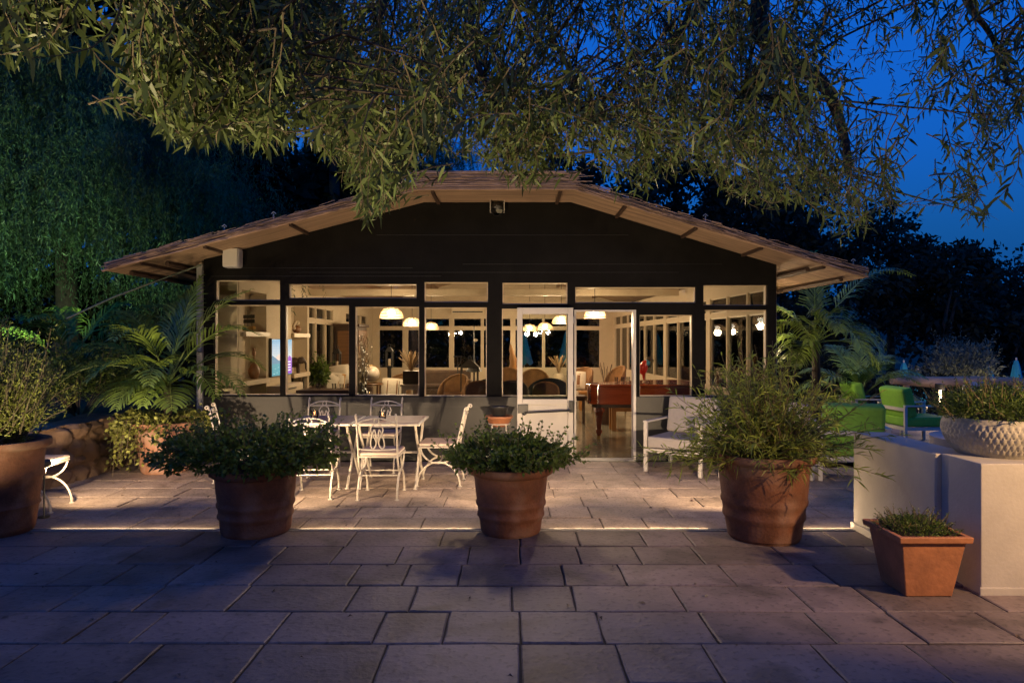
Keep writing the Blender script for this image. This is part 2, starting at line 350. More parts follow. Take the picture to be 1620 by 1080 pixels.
strip_m = glow('led_strip', (1.0, 0.66, 0.34), 0.1)
for k, (a, b_) in enumerate(((-4.05, -2.62), (-1.86, -0.36), (0.34, 1.72), (2.58, 2.98))):
    MB().box(a, b_, 5.976, 5.990, -0.02, -0.006).build('light_strip', strip_m, dr)
    d_ = bpy.data.lights.new('strip_light', 'AREA'); d_.shape = 'RECTANGLE'; d_.size = b_ - a; d_.size_y = 0.02; d_.energy = PW_STRIP * (b_ - a); d_.color = WARM2
    o_ = bpy.data.objects.new('strip_light', d_); COL.objects.link(o_); o_.location = ((a + b_) / 2, 5.995, 0.02); o_.rotation_euler = (R(118), 0, 0); o_.parent = dr

# ------------------------------------------------------------ the pavilion
pav = thing('pavilion', 'low dark pavilion with a wide reed roof and a glazed front glowing from inside', 'building', (0, YF, 0))
def loc(o): o.matrix_parent_inverse = Matrix.Translation((0, -YF, 0)); return o
def part(mb, name, m, parent=None, **k):
    o = mb.build(name, m, parent or pav, **k)
    if parent is None: loc(o)
    return o
def run_wall(p0, p1, z0, z1, th, holes):                  # a straight wall with rectangular openings; holes in (u0,u1,z0,z1)
    d = Vector((p1[0] - p0[0], p1[1] - p0[1], 0)); L = d.length; d.normalize(); n = Vector((-d.y, d.x, 0))
    holes = [(h[0], h[1], max(h[2], z0), min(h[3], z1)) for h in holes]
    us = sorted({0, L, *[h[0] for h in holes], *[h[1] for h in holes]}); zs = sorted({z0, z1, *[h[2] for h in holes], *[h[3] for h in holes]})
    b = MB(); T = Matrix(((d.x, n.x, 0, p0[0]), (d.y, n.y, 0, p0[1]), (0, 0, 1, 0), (0, 0, 0, 1)))
    for a, c in zip(us[:-1], us[1:]):                 # columns, merged vertically
        st = None
        for e, f in zip(zs[:-1], zs[1:]):
            solid = not any(h[0] < (a+c)/2 < h[1] and h[2] < (e+f)/2 < h[3] for h in holes)
            if solid and st is None: st = e
            if not solid and st is not None: b.box(a, c, 0, th, st, e); st = None
        if st is not None: b.box(a, c, 0, th, st, z1)
    b.xf(T); return b, T
def window(T, u0, u1, z0, z1, y0, y1, m, fr=0.022, sill=None, name='window'):
    b = MB(); b.box(u0, u0+fr, y0, y1, z0, z1); b.box(u1-fr, u1, y0, y1, z0, z1); b.box(u0+fr, u1-fr, y0, y1, z0, z0+fr); b.box(u0+fr, u1-fr, y0, y1, z1-fr, z1)
    b.xf(T); o = part(b, name, m)
    yc = (y0 + y1) / 2; p = MB().box(u0+fr, u1-fr, yc-0.003, yc+0.003, z0+fr, z1-fr).xf(T).build('pane', M['glass'], o)
    return o
XL, XR = fx(322), fx(1228)
front = [(340,443,443,475),(456,659,449,472),(671,772,446,478),(795,898,447,481),(910,1101,454,479),(1113,1214,451,483),
         (338,443,482,625),(450,552,483,625),(561,663,485,626),(671,770,486,627),(794,898,488,627),(1012,1096,498,627),(1115,1214,490,627)]
door = (908, 1006, 490, 729)
holes = [(fx(a)-XL, fx(b)-XL, fz(d), fz(c)) for a, b, c, d in front]
dh = (fx(door[0])-XL, fx(door[1])-XL, -0.02, fz(door[2]))
ZW = 2.66
ZS = fz(627.5); wb, T = run_wall((XL, YF), (XR, YF), ZS, ZW, 0.12, [h for h in holes] + [(dh[0], dh[1], ZS - 1, dh[3])])
low_, _ = run_wall((XL, YF), (XR, YF), -0.02, ZS, 0.12, [(dh[0], dh[1], -1, 3)])
# gable above, butted on the wall
zl, zr, zt = 2.787, 2.716, 3.581
wb.prism([(XL, ZW), (XR, ZW), (XR, zr), (0.82, zt), (-1.22, zt), (XL, zl)], YF, YF + 0.12)
# two faint board joints across the gable, a catch light painted in as paler grey
bj = MB()
for yy, a_, b_ in ((424, .3, 2.9), (431, 1.2, 6.6), (437, .1, 3.3), (418, 3.6, 7.2), (372, 2.4, 5.9)): bj.box(XL + a_, XL + b_, YF - 0.005, YF - .0005, fz(yy), fz(yy) + 0.004)
part(bj, 'board_joint', M['black_paint_lit'])
low_.box(XL + .004, fx(907.5), YF - 0.006, YF, fz(643) - 0.004, fz(643))
part(wb, 'front_wall', M['black_paint']); part(low_, 'lower_wall', M['black_paint_lit'])
for h in holes: window(T, *[h[0]-0.0, h[1], h[2], h[3]], 0.05, 0.11, M['cream_wood'], 0.013)
# white door frame and the leaf folded back flat against the facade
d0, d1, dz = fx(908), fx(1006), fz(490)
df = MB().box(d0, d0+0.03, YF-0.02, YF+0.13, 0, dz).box(d1-0.04, d1, YF-0.02, YF+0.13, 0, dz).box(d0+0.03, d1-0.04, YF-0.02, YF+0.13, dz-0.025, dz)
part(df, 'door_frame', M['white_alu'], bevel=0.004)
lx0, lx1, ly0, ly1 = fx(818), fx(906), YF - 0.10, YF - 0.055
zt_, zb, zm = fz(487), 0.02, fz(630)
lf = MB().box(lx0, lx0+0.075, ly0, ly1, zb, zt_).box(lx1-0.075, lx1, ly0, ly1, zb, zt_).box(lx0+0.075, lx1-0.075, ly0, ly1, zt_-0.09, zt_).box(lx0+0.075, lx1-0.075, ly0, ly1, zm-0.08, zm)
lf.box(lx0+0.075, lx1-0.075, ly0, ly1, zb, zb+0.1)
leaf = part(lf, 'door', M['white_alu'], bevel=0.006)
MB().box(lx0+0.075, lx1-0.075, (ly0+ly1)/2-0.004, (ly0+ly1)/2+0.004, zm, zt_-0.09).build('pane', M['glass'], leaf)
MB().box(lx0+0.078, lx1-0.078, ly0+0.012, ly1-0.008, zb+0.1, zm-0.08).build('panel', M['white_alu'], leaf)
zh = fz(645)
pb = MB().box(lx0+0.01, lx0+0.15, ly0-0.05, ly0, zh-0.06, zh+0.06).box(lx1-0.06, lx1-0.005, ly0-0.05, ly0, zh-0.05, zh+0.11)
pb.tube([(lx0+0.10, ly0-0.06, zh-0.05), (lx1-0.03, ly0-0.06, zh-0.02)], 0.014, 10).tube([(lx0+0.06, ly0-0.03, zh-0.05), (lx0+0.10, ly0-0.06, zh-0.08), (lx0+0.13, ly0-0.06, zh-0.055)], 0.012, 8)
pb.build('push_bar', M['dark_metal'], leaf, bevel=0.004)
for zz in (0.3, 1.1, 1.9): MB().tube([(lx1+0.008, ly0+0.01, zz), (lx1+0.008, ly0+0.01, zz+0.09)], 0.012, 8).build('hinge', M['grey_metal'], leaf)
part(MB().box(d0, d1, YF-0.06, YF+0.14, 0.001, 0.012), 'threshold', M['grey_metal'])

# side and back walls
YB = 21.0; XRB = 3.1; XLI = -4.284
def side_run(p0, p1, bays, first, th, name, zs=(0.85, 2.06, 2.14, 2.40), top=2.70):
    hl = []; u = first
    for i, wd in enumerate(bays):
        if wd < 0: u += -wd; continue
        hl.append((u, u + wd, zs[0], zs[1])); hl.append((u, u + wd, zs[2], zs[3])); u += wd + 0.055
    b, T = run_wall(p0, p1, -0.02, top, th, hl); part(b, name, M['cream'])
    for h in hl: window(T, *h, 0.02, th - 0.01, M['cream_wood'], 0.02)
b_r = [0.8, 0.8, 0.8, -0.15, 0.85, 0.85, 0.85, -0.15, 0.85, 0.85, 0.85, -0.15, 0.85, 0.85, 0.8]
side_run((XRB, YB), (XR - 0.02, YF + 0.125), b_r[::-1], 0.3, 0.075, 'side_wall')
# the far wall stands on the far corners
side_run((XLI, YB), (XRB, YB), [0.75, -0.08, 1.3, -0.06, 0.86, 0.86, -0.06, 0.86, 0.86, -0.05, 0.75], 0.18, 0.14, 'rear_wall', (0.83, 2.02, 2.10, 2.37), 2.70)
side_run((XLI, 14.0), (XLI, YB), [0.75, 0.75, 0.6, -1.2, 0.85, 0.85, 0.85], 0.15, -0.12 * -1, 'side_wall', top=2.78)
part(MB().box(XLI - 0.12, XLI, YF + 0.125, 13.99, -0.02, 2.76), 'side_wall', M['cream'])
part(MB().prism([(XLI, 2.70), (XRB + 0.12, 2.70), (XRB + 0.12, 2.885), (0.82, zt - 0.002), (-1.22, zt - 0.002), (XLI, 2.787)], YB, YB + 0.14), 'rear_gable', M['cream'])
# floor
part(MB().box(XLI - 0.12, XR, YF + 0.0, YB + 0.14, -0.05, 0.0), 'floor', M['tile'])
# tile joints in the floor
fj = MB()
for k in range(19): fj.box(XLI, XR, YF + 0.2 + 0.6 * k, YF + 0.207 + 0.6 * k, 0.0, 0.0015)
for k in range(13): fj.box(XLI + 0.3 + 0.6 * k, XLI + 0.307 + 0.6 * k, YF + 0.13, YB, 0.0, 0.0017)
part(fj, 'tile_joint', M['mortar'])
# roof: folded reed slab with rafters, battens and thatched verge
YR, YRB = 8.70, 22.0
eL, eR = (-5.196, 2.55), (4.511, 2.46); rl, rr = (-1.22, zt), (0.82, zt)
th = 0.075
low = [eL, rl, rr, eR]; upp = [(eR[0] + 0.02, eR[1] + th + 0.01), (rr[0] + 0.04, rr[1] + th), (rl[0] - 0.04, rl[1] + th), (eL[0] - 0.02, eL[1] + th + 0.01)]
def on_roof(x):
    if x < rl[0]: return rl[1] + (eL[1] - rl[1]) * (rl[0] - x) / (rl[0] - eL[0])
    if x > rr[0]: return rr[1] + (eR[1] - rr[1]) * (x - rr[0]) / (eR[0] - rr[0])
    return zt
rb = MB(); n8 = 8
rb.prism([low[0], low[1], upp[2], upp[3]], YR + 0.03, YRB).prism([low[1], low[2], upp[1], upp[2]], YR + 0.03, YRB).prism([low[2], low[3], upp[0], upp[1]], YR + 0.03, YRB)
roof = part(rb, 'roof', M['reed'])
rd = random.Random(3)
vs = MB()
def stalks(a, b, nlay, zoff, dz, r, ycol):
    a = Vector((a[0], 0, a[1])); b = Vector((b[0], 0, b[1]))
    for i in range(nlay):
        for y in ycol:
            k = 5; pts = []
            e0, e1 = rd.uniform(-0.05, 0.05), rd.uniform(-0.05, 0.05)
            for j in range(k + 1):
                p = a.lerp(b, j / k); d = (b - a).normalized()
                if j == 0: p = p + d * e0
                if j == k: p = p + d * e1
                pts.append((p.x, y + rd.uniform(-0.006, 0.006), p.z + zoff + dz * i + rd.uniform(-0.005, 0.005)))
            vs.tube(pts, r * rd.uniform(0.75, 1.2), 6)
L2, L3 = (eL[0] - 0.01, eL[1]), (eR[0] + 0.01, eR[1])
stalks(L2, (rl[0] + 0.02, rl[1]), 4, 0.008, 0.027, 0.009, (YR, YR + 0.03))
stalks((rr[0] - 0.02, rr[1]), L3, 4, 0.008, 0.027, 0.009, (YR, YR + 0.03))
stalks((rl[0] - 0.02, rl[1]), (rr[0] + 0.02, rr[1]), 11, 0.008, 0.022, 0.0085, (YR - 0.02, YR + 0.0, YR + 0.03))
for k in range(420):                                    # loose stalk ends sticking out of the verge
    x = rd.uniform(eL[0], eR[0]); z = on_roof(x) + rd.uniform(.0, .12) + (.12 * rd.random() if rl[0] < x < rr[0] else 0); sl = .26 if x < rl[0] else (-.30 if x > rr[0] else 0); L_ = min(rd.uniform(.08, .35), max(.03, eR[0] + .02 - x))
    vs.tube([(x, YR - .012 - rd.uniform(0, .02), z), (x + L_, YR - .012 - rd.uniform(0, .03), z + L_ * sl + rd.uniform(-.02, .02))], .0045, 4)
vs.build('verge', M['reed_stalk'], roof)
# ridge cap and upper straw
MB().prism([(rl[0] - 0.02, zt + 0.1), (rr[0] + 0.02, zt + 0.1), (rr[0], zt + 0.25), (rl[0], zt + 0.25)], YR + 0.04, YRB).build('ridge_cap', M['reed'], roof)
for x in (-4.75, -3.94, -2.84, -1.02, 0.62, 1.45, 2.36, 3.2, 4.0):
    z = on_roof(x); y1 = YF - 0.002 if XL < x < XR else YRB
    MB().box(x - 0.02, x + 0.02, YR + 0.05, y1, z - 0.032, z + 0.01).build('rafter', M['rafter'], roof)
for x in (-4.55, -5.02, 3.9, 4.34):
    z = on_roof(x); bt = MB(); bt.tube([(x, YR + 0.3, z - 0.045), (x + rd.uniform(-.02, .02), 14, z - 0.05), (x, YRB, z - 0.045)], 0.03, 8); bt.build('eave_beam', M['rafter'], roof)
cb = MB()                                            # ceiling beams seen through the transoms
for x in (-3.4, -2.3, -0.9, 0.3, 1.4, 2.5):
    z = on_roof(x); cb.box(x - 0.04, x + 0.04, YF + 0.14, YB - 0.01, z - 0.10, z - 0.002)
cb.build('ceiling_beam', M['wood'], roof)
for y in (13.4, 17.6):
    part(MB().box(XLI + 0.004, 3.45 - (y - 9.6) * 0.045, y, y + 0.12, 2.55, 2.68), 'tie_beam', M['cream_wood'], bevel=0.006)
# small clips on the roof edge
for (px, py) in ((355, 357), (433, 330), (1116, 332), (1350, 408)):
    x = (px - 810) * 8.75 / 1080; z = on_roof(x) + 0.13
    cl = MB().tube([(x, YR + 0.05, z - 0.03), (x, YR + 0.05, z + 0.05)], 0.008, 6).tube([(x - 0.03, YR + 0.05, z + 0.05), (x, YR + 0.05, z + 0.075), (x + 0.03, YR + 0.05, z + 0.05)], 0.007, 6)
    cl.build('roof_clip', M['grey_metal'], roof)
# downpipe at the corner
dp = MB().box(fx(313), fx(321.6), YF - 0.05, YF + 0.05, 0.35, fz(418)).box(fx(312), fx(322), YF - 0.055, YF + 0.055, 1.2, 1.23).box(fx(312), fx(322), YF - 0.055, YF + 0.055, 2.2, 2.23)
part(dp, 'downpipe', M['grey_metal'], bevel=0.01)
# built-in shelf wall with niches
XS = -4.0; yA, yB_ = 10.0, 13.46
n1, n2 = (10.12, 11.12), (12.36, 13.34)
sw = MB()
def slab(y0, y1, z0, z1): sw.box(XLI + 0.002, XS, y0, y1, z0, z1)
slab(yA, n1[0], 0, 2.75); slab(n1[1], n2[0], 0, 2.75); slab(n2[1], yB_, 0, 2.75)
for a, b in (n1, n2): slab(a, b, 2.42, 2.75); sw.box(XLI + 0.002, XLI + 0.02, a, b, 0, 2.42)
part(sw, 'shelf_wall', M['cream'])
for a, b in (n1, n2):
    for z in (1.80, 1.06): part(MB().box(XLI + 0.02, XS + 0.06, a + 0.002, b - 0.002, z - 0.075, z), 'shelf', M['cream_wood'], bevel=0.004)
cb = part(MB().box(XS + 0.002, XS + 0.22, n1[1] + 0.02, n2[0] - 0.02, 0.01, 0.92), 'drawer_unit', M['cream_wood'], bevel=0.005)
for k in range(3):
    z = 0.06 + 0.29 * k
    d_ = MB().box(XS + 0.22, XS + 0.235, n1[1] + 0.06, n2[0] - 0.06, z, z + 0.25).build('drawer', M['cream_wood'], cb, bevel=0.004)
    MB().box(XS + 0.2355, XS + 0.245, 11.5, 11.9, z + .2, z + 0.222).build('drawer_handle', M['dark_metal'], cb)


# things fixed to the outside of the pavilion
def speaker():
    t = thing('loudspeaker', 'pale grey loudspeaker bracketed to the dark gable by the downpipe end', 'speaker', (fx(374), YF - 0.02, fz(410)))
    MB().box(-0.115, 0.115, -0.19, -0.02, -0.135, 0.135).build('body', M['grey_plastic'], t, bevel=0.03)
    MB().box(-0.10, 0.10, -0.203, -0.188, -0.12, 0.12).build('grille', M['white_alu'], t, bevel=0.006)
    MB().box(-0.03, 0.03, -0.03, 0.02, -0.03, 0.03).build('bracket', M['dark_metal'], t)
speaker()
def flood_gable():
    t = thing('floodlight', 'small dark floodlight under the middle of the reed ridge', 'floodlight', (fx(787), YF - 0.002, fz(327)))
    MB().lathe([(0.001, 0), (0.085, 0.0), (0.09, 0.02), (0.09, 0.13), (0.07, 0.15)], 20).xf(Matrix.Translation((0, -0.02, -0.02)) @ Matrix.Rotation(R(115), 4, 'X')).build('lamp_head', M['dark_metal'], t, smooth=True)
    MB().box(-0.10, -0.09, -0.16, 0, -0.09, 0.06).box(0.09, 0.10, -0.16, 0, -0.09, 0.06).box(-0.10, 0.10, -0.012, 0, -0.09, 0.06).build('bracket', M['white_alu'], t)
    lamp('floodlight_lamp', 'SPOT', (fx(787), YF - 0.26, fz(335)), PW_GABLE, WARM2, t, 0.16, aim=(0.1, 5.4, 0), angle=90, blend=0.6)
flood_gable()
# guy rope
rp = MB().tube([P(318, 419, 9.42), P(262, 439, 9.3), P(180, 470, 9.05), P(105, 504, 8.8)], 0.012, 6).build('guy_rope', M['silver_leaf'])
tag(rp, 'pale green rope slanting down from the eave over the potted palm', 'rope')
# ------------------------------------------------------------ foliage generators
def unit(a): return a / np.maximum(np.linalg.norm(a, axis=-1, keepdims=True), 1e-9)
def leaves(Pb, D, L, W, droop=0.0, shape='quad'):
    n = len(Pb); L = np.broadcast_to(np.asarray(L, float), (n,))[:, None]; W = np.broadcast_to(np.asarray(W, float), (n,))[:, None]
    D = unit(D); rnd = unit(rng.normal(size=(n, 3))); S = unit(np.cross(D, rnd)); dz = np.array([0, 0, -1.0])
    base = np.arange(n)[:, None]
    if shape == 'quad':
        N = np.cross(D, S)
        V = np.stack([Pb, Pb + D*L*.5 + S*W*.5 + N*W*.15, Pb + D*L + dz*droop*L, Pb + D*L*.5 - S*W*.5 + N*W*.15], 1).reshape(-1, 3)
        return V, [base * 4 + np.array([[0, 1, 2, 3]])]
    mid = Pb + D*L*.35 + dz*droop*L*.12; m2 = Pb + D*L*.7 + dz*droop*L*.45; tip = Pb + D*L + dz*droop*L
    V = np.stack([Pb, mid + S*W*.5, mid - S*W*.5, m2 + S*W*.38, m2 - S*W*.38, tip], 1).reshape(-1, 3)
    return V, [base * 6 + np.array([[0, 1, 2]]), base * 6 + np.array([[2, 1, 3, 4]]), base * 6 + np.array([[4, 3, 5]])]
def join(parts):
    V = []; F = {}; n = 0
    for v, fs in parts:
        V.append(v)
        for f in fs: F.setdefault(f.shape[1], []).append(f + n)
        n += len(v)
    return np.concatenate(V), [np.concatenate(x) for x in F.values()]
def blob_points(n, c, r, shell=0.45, clump=None, low=-1.0):
    d = unit(rng.normal(size=(n * 4 + 60, 3))); d = d[d[:, 2] > low][:n]; n = len(d)
    rad = 1 - shell * rng.random(n) ** 1.5
    k = np.array([1 + 0.28 * mnoise.noise((x*2.3 + c[0]*3, y*2.3 + c[1], z*2.3)) + 0.12 * mnoise.noise((x*6, y*6 + c[0], z*6)) for x, y, z in d])
    p = d * (rad * k)[:, None] * np.array(r) + np.array(c)
    if clump is not None:                              # open gaps where a noise field is low
        keep = np.array([mnoise.noise((q[0]*clump, q[1]*clump, q[2]*clump)) for q in p]) > -0.12
        p = p[keep]; d = d[keep]
    return p, d
def twigs(b, root, tips, r=0.004):
    for t in tips:
        root_ = Vector(root); t = Vector(t); m = root_.lerp(t, 0.5) + Vector((random.uniform(-.04, .04), random.uniform(-.04, .04), random.uniform(0, .06)))
        b.tube([root_, m, t], [r, r * .8, r * .4], 5)
def bush(name, label, c, r, n, L, W, m, group=None, root=None, up=0.5, shell=0.6, low=-0.35, clump=None, nt=22, tr=0.005, shape='quad', droop=0.15, sprigs=0, leafdir=None, cat='shrub'):
    t = thing(name, label, cat, root or (c[0], c[1], c[2] - r[2]), 0, group); lo = np.array(t.location)
    p, d = blob_points(n, c, r, shell, clump, low)
    D = d * 0.8 + rng.normal(size=d.shape) * 0.7 + np.array([0, 0, up])
    parts = [leaves(p - lo, D, rng.uniform(.6, 1.3, len(p)) * L, rng.uniform(.7, 1.2, len(p)) * W, droop, shape)]
    tb = MB(); tips = []
    for k in range(sprigs):                            # shoots standing clear of the crown
        q, dd = blob_points(4, c, r, 0.1, None, -0.2); q = q[0]; dd = unit(dd[0] * .8 + rng.normal(size=3) * .25 + np.array([0, 0, .5]))
        ln = random.uniform(1.5, 4) * L; e = q + dd * ln; tb.tube([q - lo - dd * .05, (q + e) / 2 - lo, e - lo], [0.003, 0.0025, 0.0015], 4)
        nn = int(random.uniform(6, 12)); tt = np.linspace(.1, 1, nn)[:, None]
        parts.append(leaves(q - lo + dd * ln * tt, dd * .5 + rng.normal(size=(nn, 3)) * .7, rng.uniform(.5, .9, nn) * L, W * .8, droop, shape))
    V, F = join(parts); build_np('foliage', V, F, m, t)
    q, _ = blob_points(nt, c, r, 0.3, None, 0.0)
    twigs(tb, Vector(t.location) - Vector(lo), [x - lo for x in q], tr)
    tb.build('stem', M['twig'], t); return t

# ------------------------------------------------------------ terracotta pots
def pot(name, label, loc_, rb, rt, h, m, bands=(0.28, 0.45), rim=0.05, group=None, soil=True):
    t = thing(name, label, 'flower pot', loc_, 0, group)
    prof = [(0.02, 0.0), (rb * .97, 0.0), (rb, 0.02)]
    for k in range(1, 30):
        u = k / 30; r = rb + (rt - rb) * u ** 0.85
        for bnd in bands:
            r += 0.016 * math.exp(-((u - bnd) / 0.028) ** 2)
        prof.append((r, h * u * 0.98))
    prof += [(rt + rim * .3, h - 0.075), (rt + rim * .75, h - 0.06), (rt + rim * .9, h - 0.03), (rt + rim * .75, h - 0.005), (rt + rim * .4, h), (rt - 0.02, h - 0.01), (rt - 0.04, h - 0.05), (rt - 0.05, h - 0.09)]
    b = MB().lathe(prof, 48)
    for i in range(len(b.v)):                          # hand-thrown unevenness
        x, y, z = b.v[i]; k = 1 + 0.012 * mnoise.noise((x*4 + loc_[0], y*4, z*7)); b.v[i] = (x*k, y*k, z)
    b.build('body', m, t, smooth=True)
    MB().lathe([(0.001, h - .06), (rt * .5, h - .055), (rt - 0.045, h - .07)], 32).build('soil_fill', M['soil'], t)
    return t
pot('terracotta_pot', 'big banded terracotta pot under the spreading bush in front of the white dining set', (-2.23, 5.95, 0), 0.285, 0.345, 0.57, M['terracotta'], group='big banded terracotta pots along the drain')
pot('terracotta_pot', 'big banded terracotta pot in front of the folded white door leaf', (-0.01, 5.95, 0), 0.255, 0.33, 0.58, M['terracotta'], group='big banded terracotta pots along the drain')
pot('terracotta_pot', 'tallest banded terracotta pot, holding the narrow leaved shrub', (2.13, 5.78, 0), 0.29, 0.385, 0.72, M['terracotta'], group='big banded terracotta pots along the drain')
pot('terracotta_pot', 'big terracotta pot cut by the picture edge beside the curved white chair', (-4.47, 5.93, 0), 0.27, 0.36, 0.80, M['terracotta'], group='big banded terracotta pots along the drain', bands=(.3, .62))
pot('terracotta_pot', 'pale chalky terracotta pot with ivy spilling over its rim by the stone wall', (-4.42, 8.70, 0), 0.27, 0.36, 0.64, M['terracotta_pale'], bands=(.25,))
bush('leafy_bush', 'wide dark green bush spreading over the pot before the dining set', (-2.27, 5.95, 0.675), (0.76, 0.55, 0.195), 10500, 0.055, 0.032, M['mint'], root=(-2.23, 5.95, 0.5), sprigs=240, up=0.25, low=-0.55, clump=7)
bush('leafy_bush', 'small rounded dark green bush in the pot before the white door', (-0.02, 5.95, 0.66), (0.55, 0.43, 0.145), 6200, 0.052, 0.030, M['mint'], root=(-0.01, 5.95, 0.5), sprigs=100, up=0.25, low=-0.55, clump=8)
def narrow_shrub():
    t = thing('narrow_leaf_shrub', 'tall airy shrub of narrow green leaves in the tallest terracotta pot', 'shrub', (2.13, 5.78, 0.66)); tb = MB(); parts = []
    for k in range(420):
        a = random.uniform(0, 2*PI); tilt = random.uniform(0.1, 1.45); hgt = random.uniform(0.42, 0.92) * (1.1 if tilt < .5 else 1)
        d = np.array([math.cos(a)*math.sin(tilt)*1.22, math.sin(a)*math.sin(tilt)*.85, math.cos(tilt)]); o = np.array([random.uniform(-.18, .18), random.uniform(-.18, .18), 0])
        n = 6; pts = [o + d * hgt * u + np.array([0, 0, -0.10 * tilt * u * u]) + rng.normal(size=3) * .012 for u in np.linspace(0, 1, n)]
        tb.tube(pts, [0.006 - 0.0045 * u for u in np.linspace(0, 1, n)], 5)
        nl = 26; u = rng.uniform(.25, 1.0, nl); idx = np.minimum((u * (n - 1)).astype(int), n - 2); fr = (u * (n - 1) - idx)[:, None]
        A = np.array(pts); q = A[idx] * (1 - fr) + A[idx + 1] * fr
        parts.append(leaves(q, d * .7 + rng.normal(size=(nl, 3)) * .6 + np.array([0, 0, .1]), rng.uniform(.06, .13, nl), 0.0105, 0.3, 'long'))
    V, F = join(parts); build_np('foliage', V, F, M['willow'], t); tb.build('stem', M['twig'], t)
narrow_shrub()
def myrtle():
    t = thing('myrtle_shrub', 'tall feathery yellow green shrub in the pot at the picture edge', 'shrub', (-4.47, 5.93, 0.72)); tb = MB(); parts = []
    for k in range(240):
        a = random.uniform(0, 2*PI); tilt = random.uniform(0.0, 0.95); hgt = random.uniform(0.45, 0.95)
        if k < 6: tilt, hgt, a = random.uniform(.1, .4), random.uniform(1.0, 1.15), random.uniform(-.6, .6)
        d = np.array([math.cos(a)*math.sin(tilt), math.sin(a)*math.sin(tilt), math.cos(tilt)]); o = np.array([random.uniform(-.15, .15), random.uniform(-.15, .15), 0])
        n = 6; pts = [o + d * hgt * u + rng.normal(size=3) * .015 for u in np.linspace(0, 1, n)]
        tb.tube(pts, [0.007 - 0.005 * u for u in np.linspace(0, 1, n)], 5)
        nl = 60; u = rng.uniform(.2, 1.0, nl); idx = np.minimum((u * (n - 1)).astype(int), n - 2); fr = (u * (n - 1) - idx)[:, None]
        A = np.array(pts); q = A[idx] * (1 - fr) + A[idx + 1] * fr + rng.normal(size=(nl, 3)) * .025
        parts.append(leaves(q, d * .8 + rng.normal(size=(nl, 3)) * .6, rng.uniform(.025, .05, nl), 0.011, 0.1))
    V, F = join(parts); build_np('foliage', V, F, M['shrub'], t); tb.build('stem', M['twig'], t)
myrtle()
def ivy():
    t = thing('ivy', 'yellow green variegated ivy trailing down the pale pot and onto the paving', 'ivy', (-4.42, 8.70, 0.60)); tb = MB(); parts = []
    for k in range(95):
        a = random.uniform(0, 2*PI)
        if k % 2: a = random.uniform(PI * .85, PI * 1.45)
        r0 = 0.30; rr_ = random.uniform(.38, .60); drop = random.uniform(.05, .62) if k % 2 else random.uniform(0, .2)
        c_ = np.array([math.cos(a), math.sin(a), 0]); pts = [c_*.1, c_*r0 + [0, 0, .12], c_*rr_*.9 + [0, 0, .10], c_*rr_ + [0, 0, .02 - drop*.4], c_*rr_*1.05 + [0, 0, -drop]]
        tb.tube(pts, 0.0035, 4)
        A = np.array(pts); nl = 36; u = rng.uniform(.1, 3.98, nl); i = u.astype(int); fr = (u - i)[:, None]
        q = A[i] * (1 - fr) + A[i + 1] * fr + rng.normal(size=(nl, 3)) * .035
        parts.append(leaves(q, rng.normal(size=(nl, 3)) + c_ * .8, rng.uniform(.035, .065, nl), rng.uniform(.03, .045, nl), 0.2))
    V, F = join(parts); build_np('foliage', V, F, M['ivy'], t); tb.build('stem', M['twig'], t)
ivy()

# ------------------------------------------------------------ palms
def frond(parts, tb, base, d0, length, droop, nl=30, ll=0.38, lw=0.026, hang=0.6):
    d = unit(np.array(d0, float)); n = 14; pts = [np.array(base, float)]; dd = d.copy()
    for k in range(n):
        dd = unit(dd + np.array([0, 0, -droop / n * (0.4 + 1.2 * k / n)])); pts.append(pts[-1] + dd * length / n)
    A = np.array(pts); tb.tube(pts, [0.012 - 0.009 * k / n for k in range(n + 1)], 5)
    u = np.linspace(.30, .995, nl); x = u * n; i = np.minimum(x.astype(int), n - 1); fr = (x - i)[:, None]
    q = A[i] * (1 - fr) + A[i + 1] * fr; tg = unit(A[i + 1] - A[i]); side = unit(np.cross(tg, np.array([0, 0, 1.0])) + 1e-6)
    for s in (1, -1):
        D = tg * .85 + side * s * .85 + np.array([0, 0, .32]) + rng.normal(size=q.shape) * .06
        L = ll * np.sin(np.clip(u * 1.05, 0, 1) * PI * .82 + .35) * rng.uniform(.85, 1.1, nl)
        DD = unit(D); nn = len(q); segs = []
        side2 = unit(np.cross(DD, unit(np.cross(tg, side))))
        a0 = q; a1 = q + DD * L[:, None] * .45; a2 = a1 + unit(DD + np.array([0, 0, -hang])) * L[:, None] * .3; a3 = a2 + unit(DD + np.array([0, 0, -hang * 2])) * L[:, None] * .28
        W = lw * .5
        V = np.stack([a0 + side2*W*.4, a0 - side2*W*.4, a1 + side2*W, a1 - side2*W, a2 + side2*W*.75, a2 - side2*W*.75, a3], 1).reshape(-1, 3)
        b = np.arange(nn)[:, None] * 7
        parts.append((V, [b + np.array([[0, 1, 3, 2]]), b + np.array([[2, 3, 5, 4]]), b + np.array([[4, 5, 6]])]))
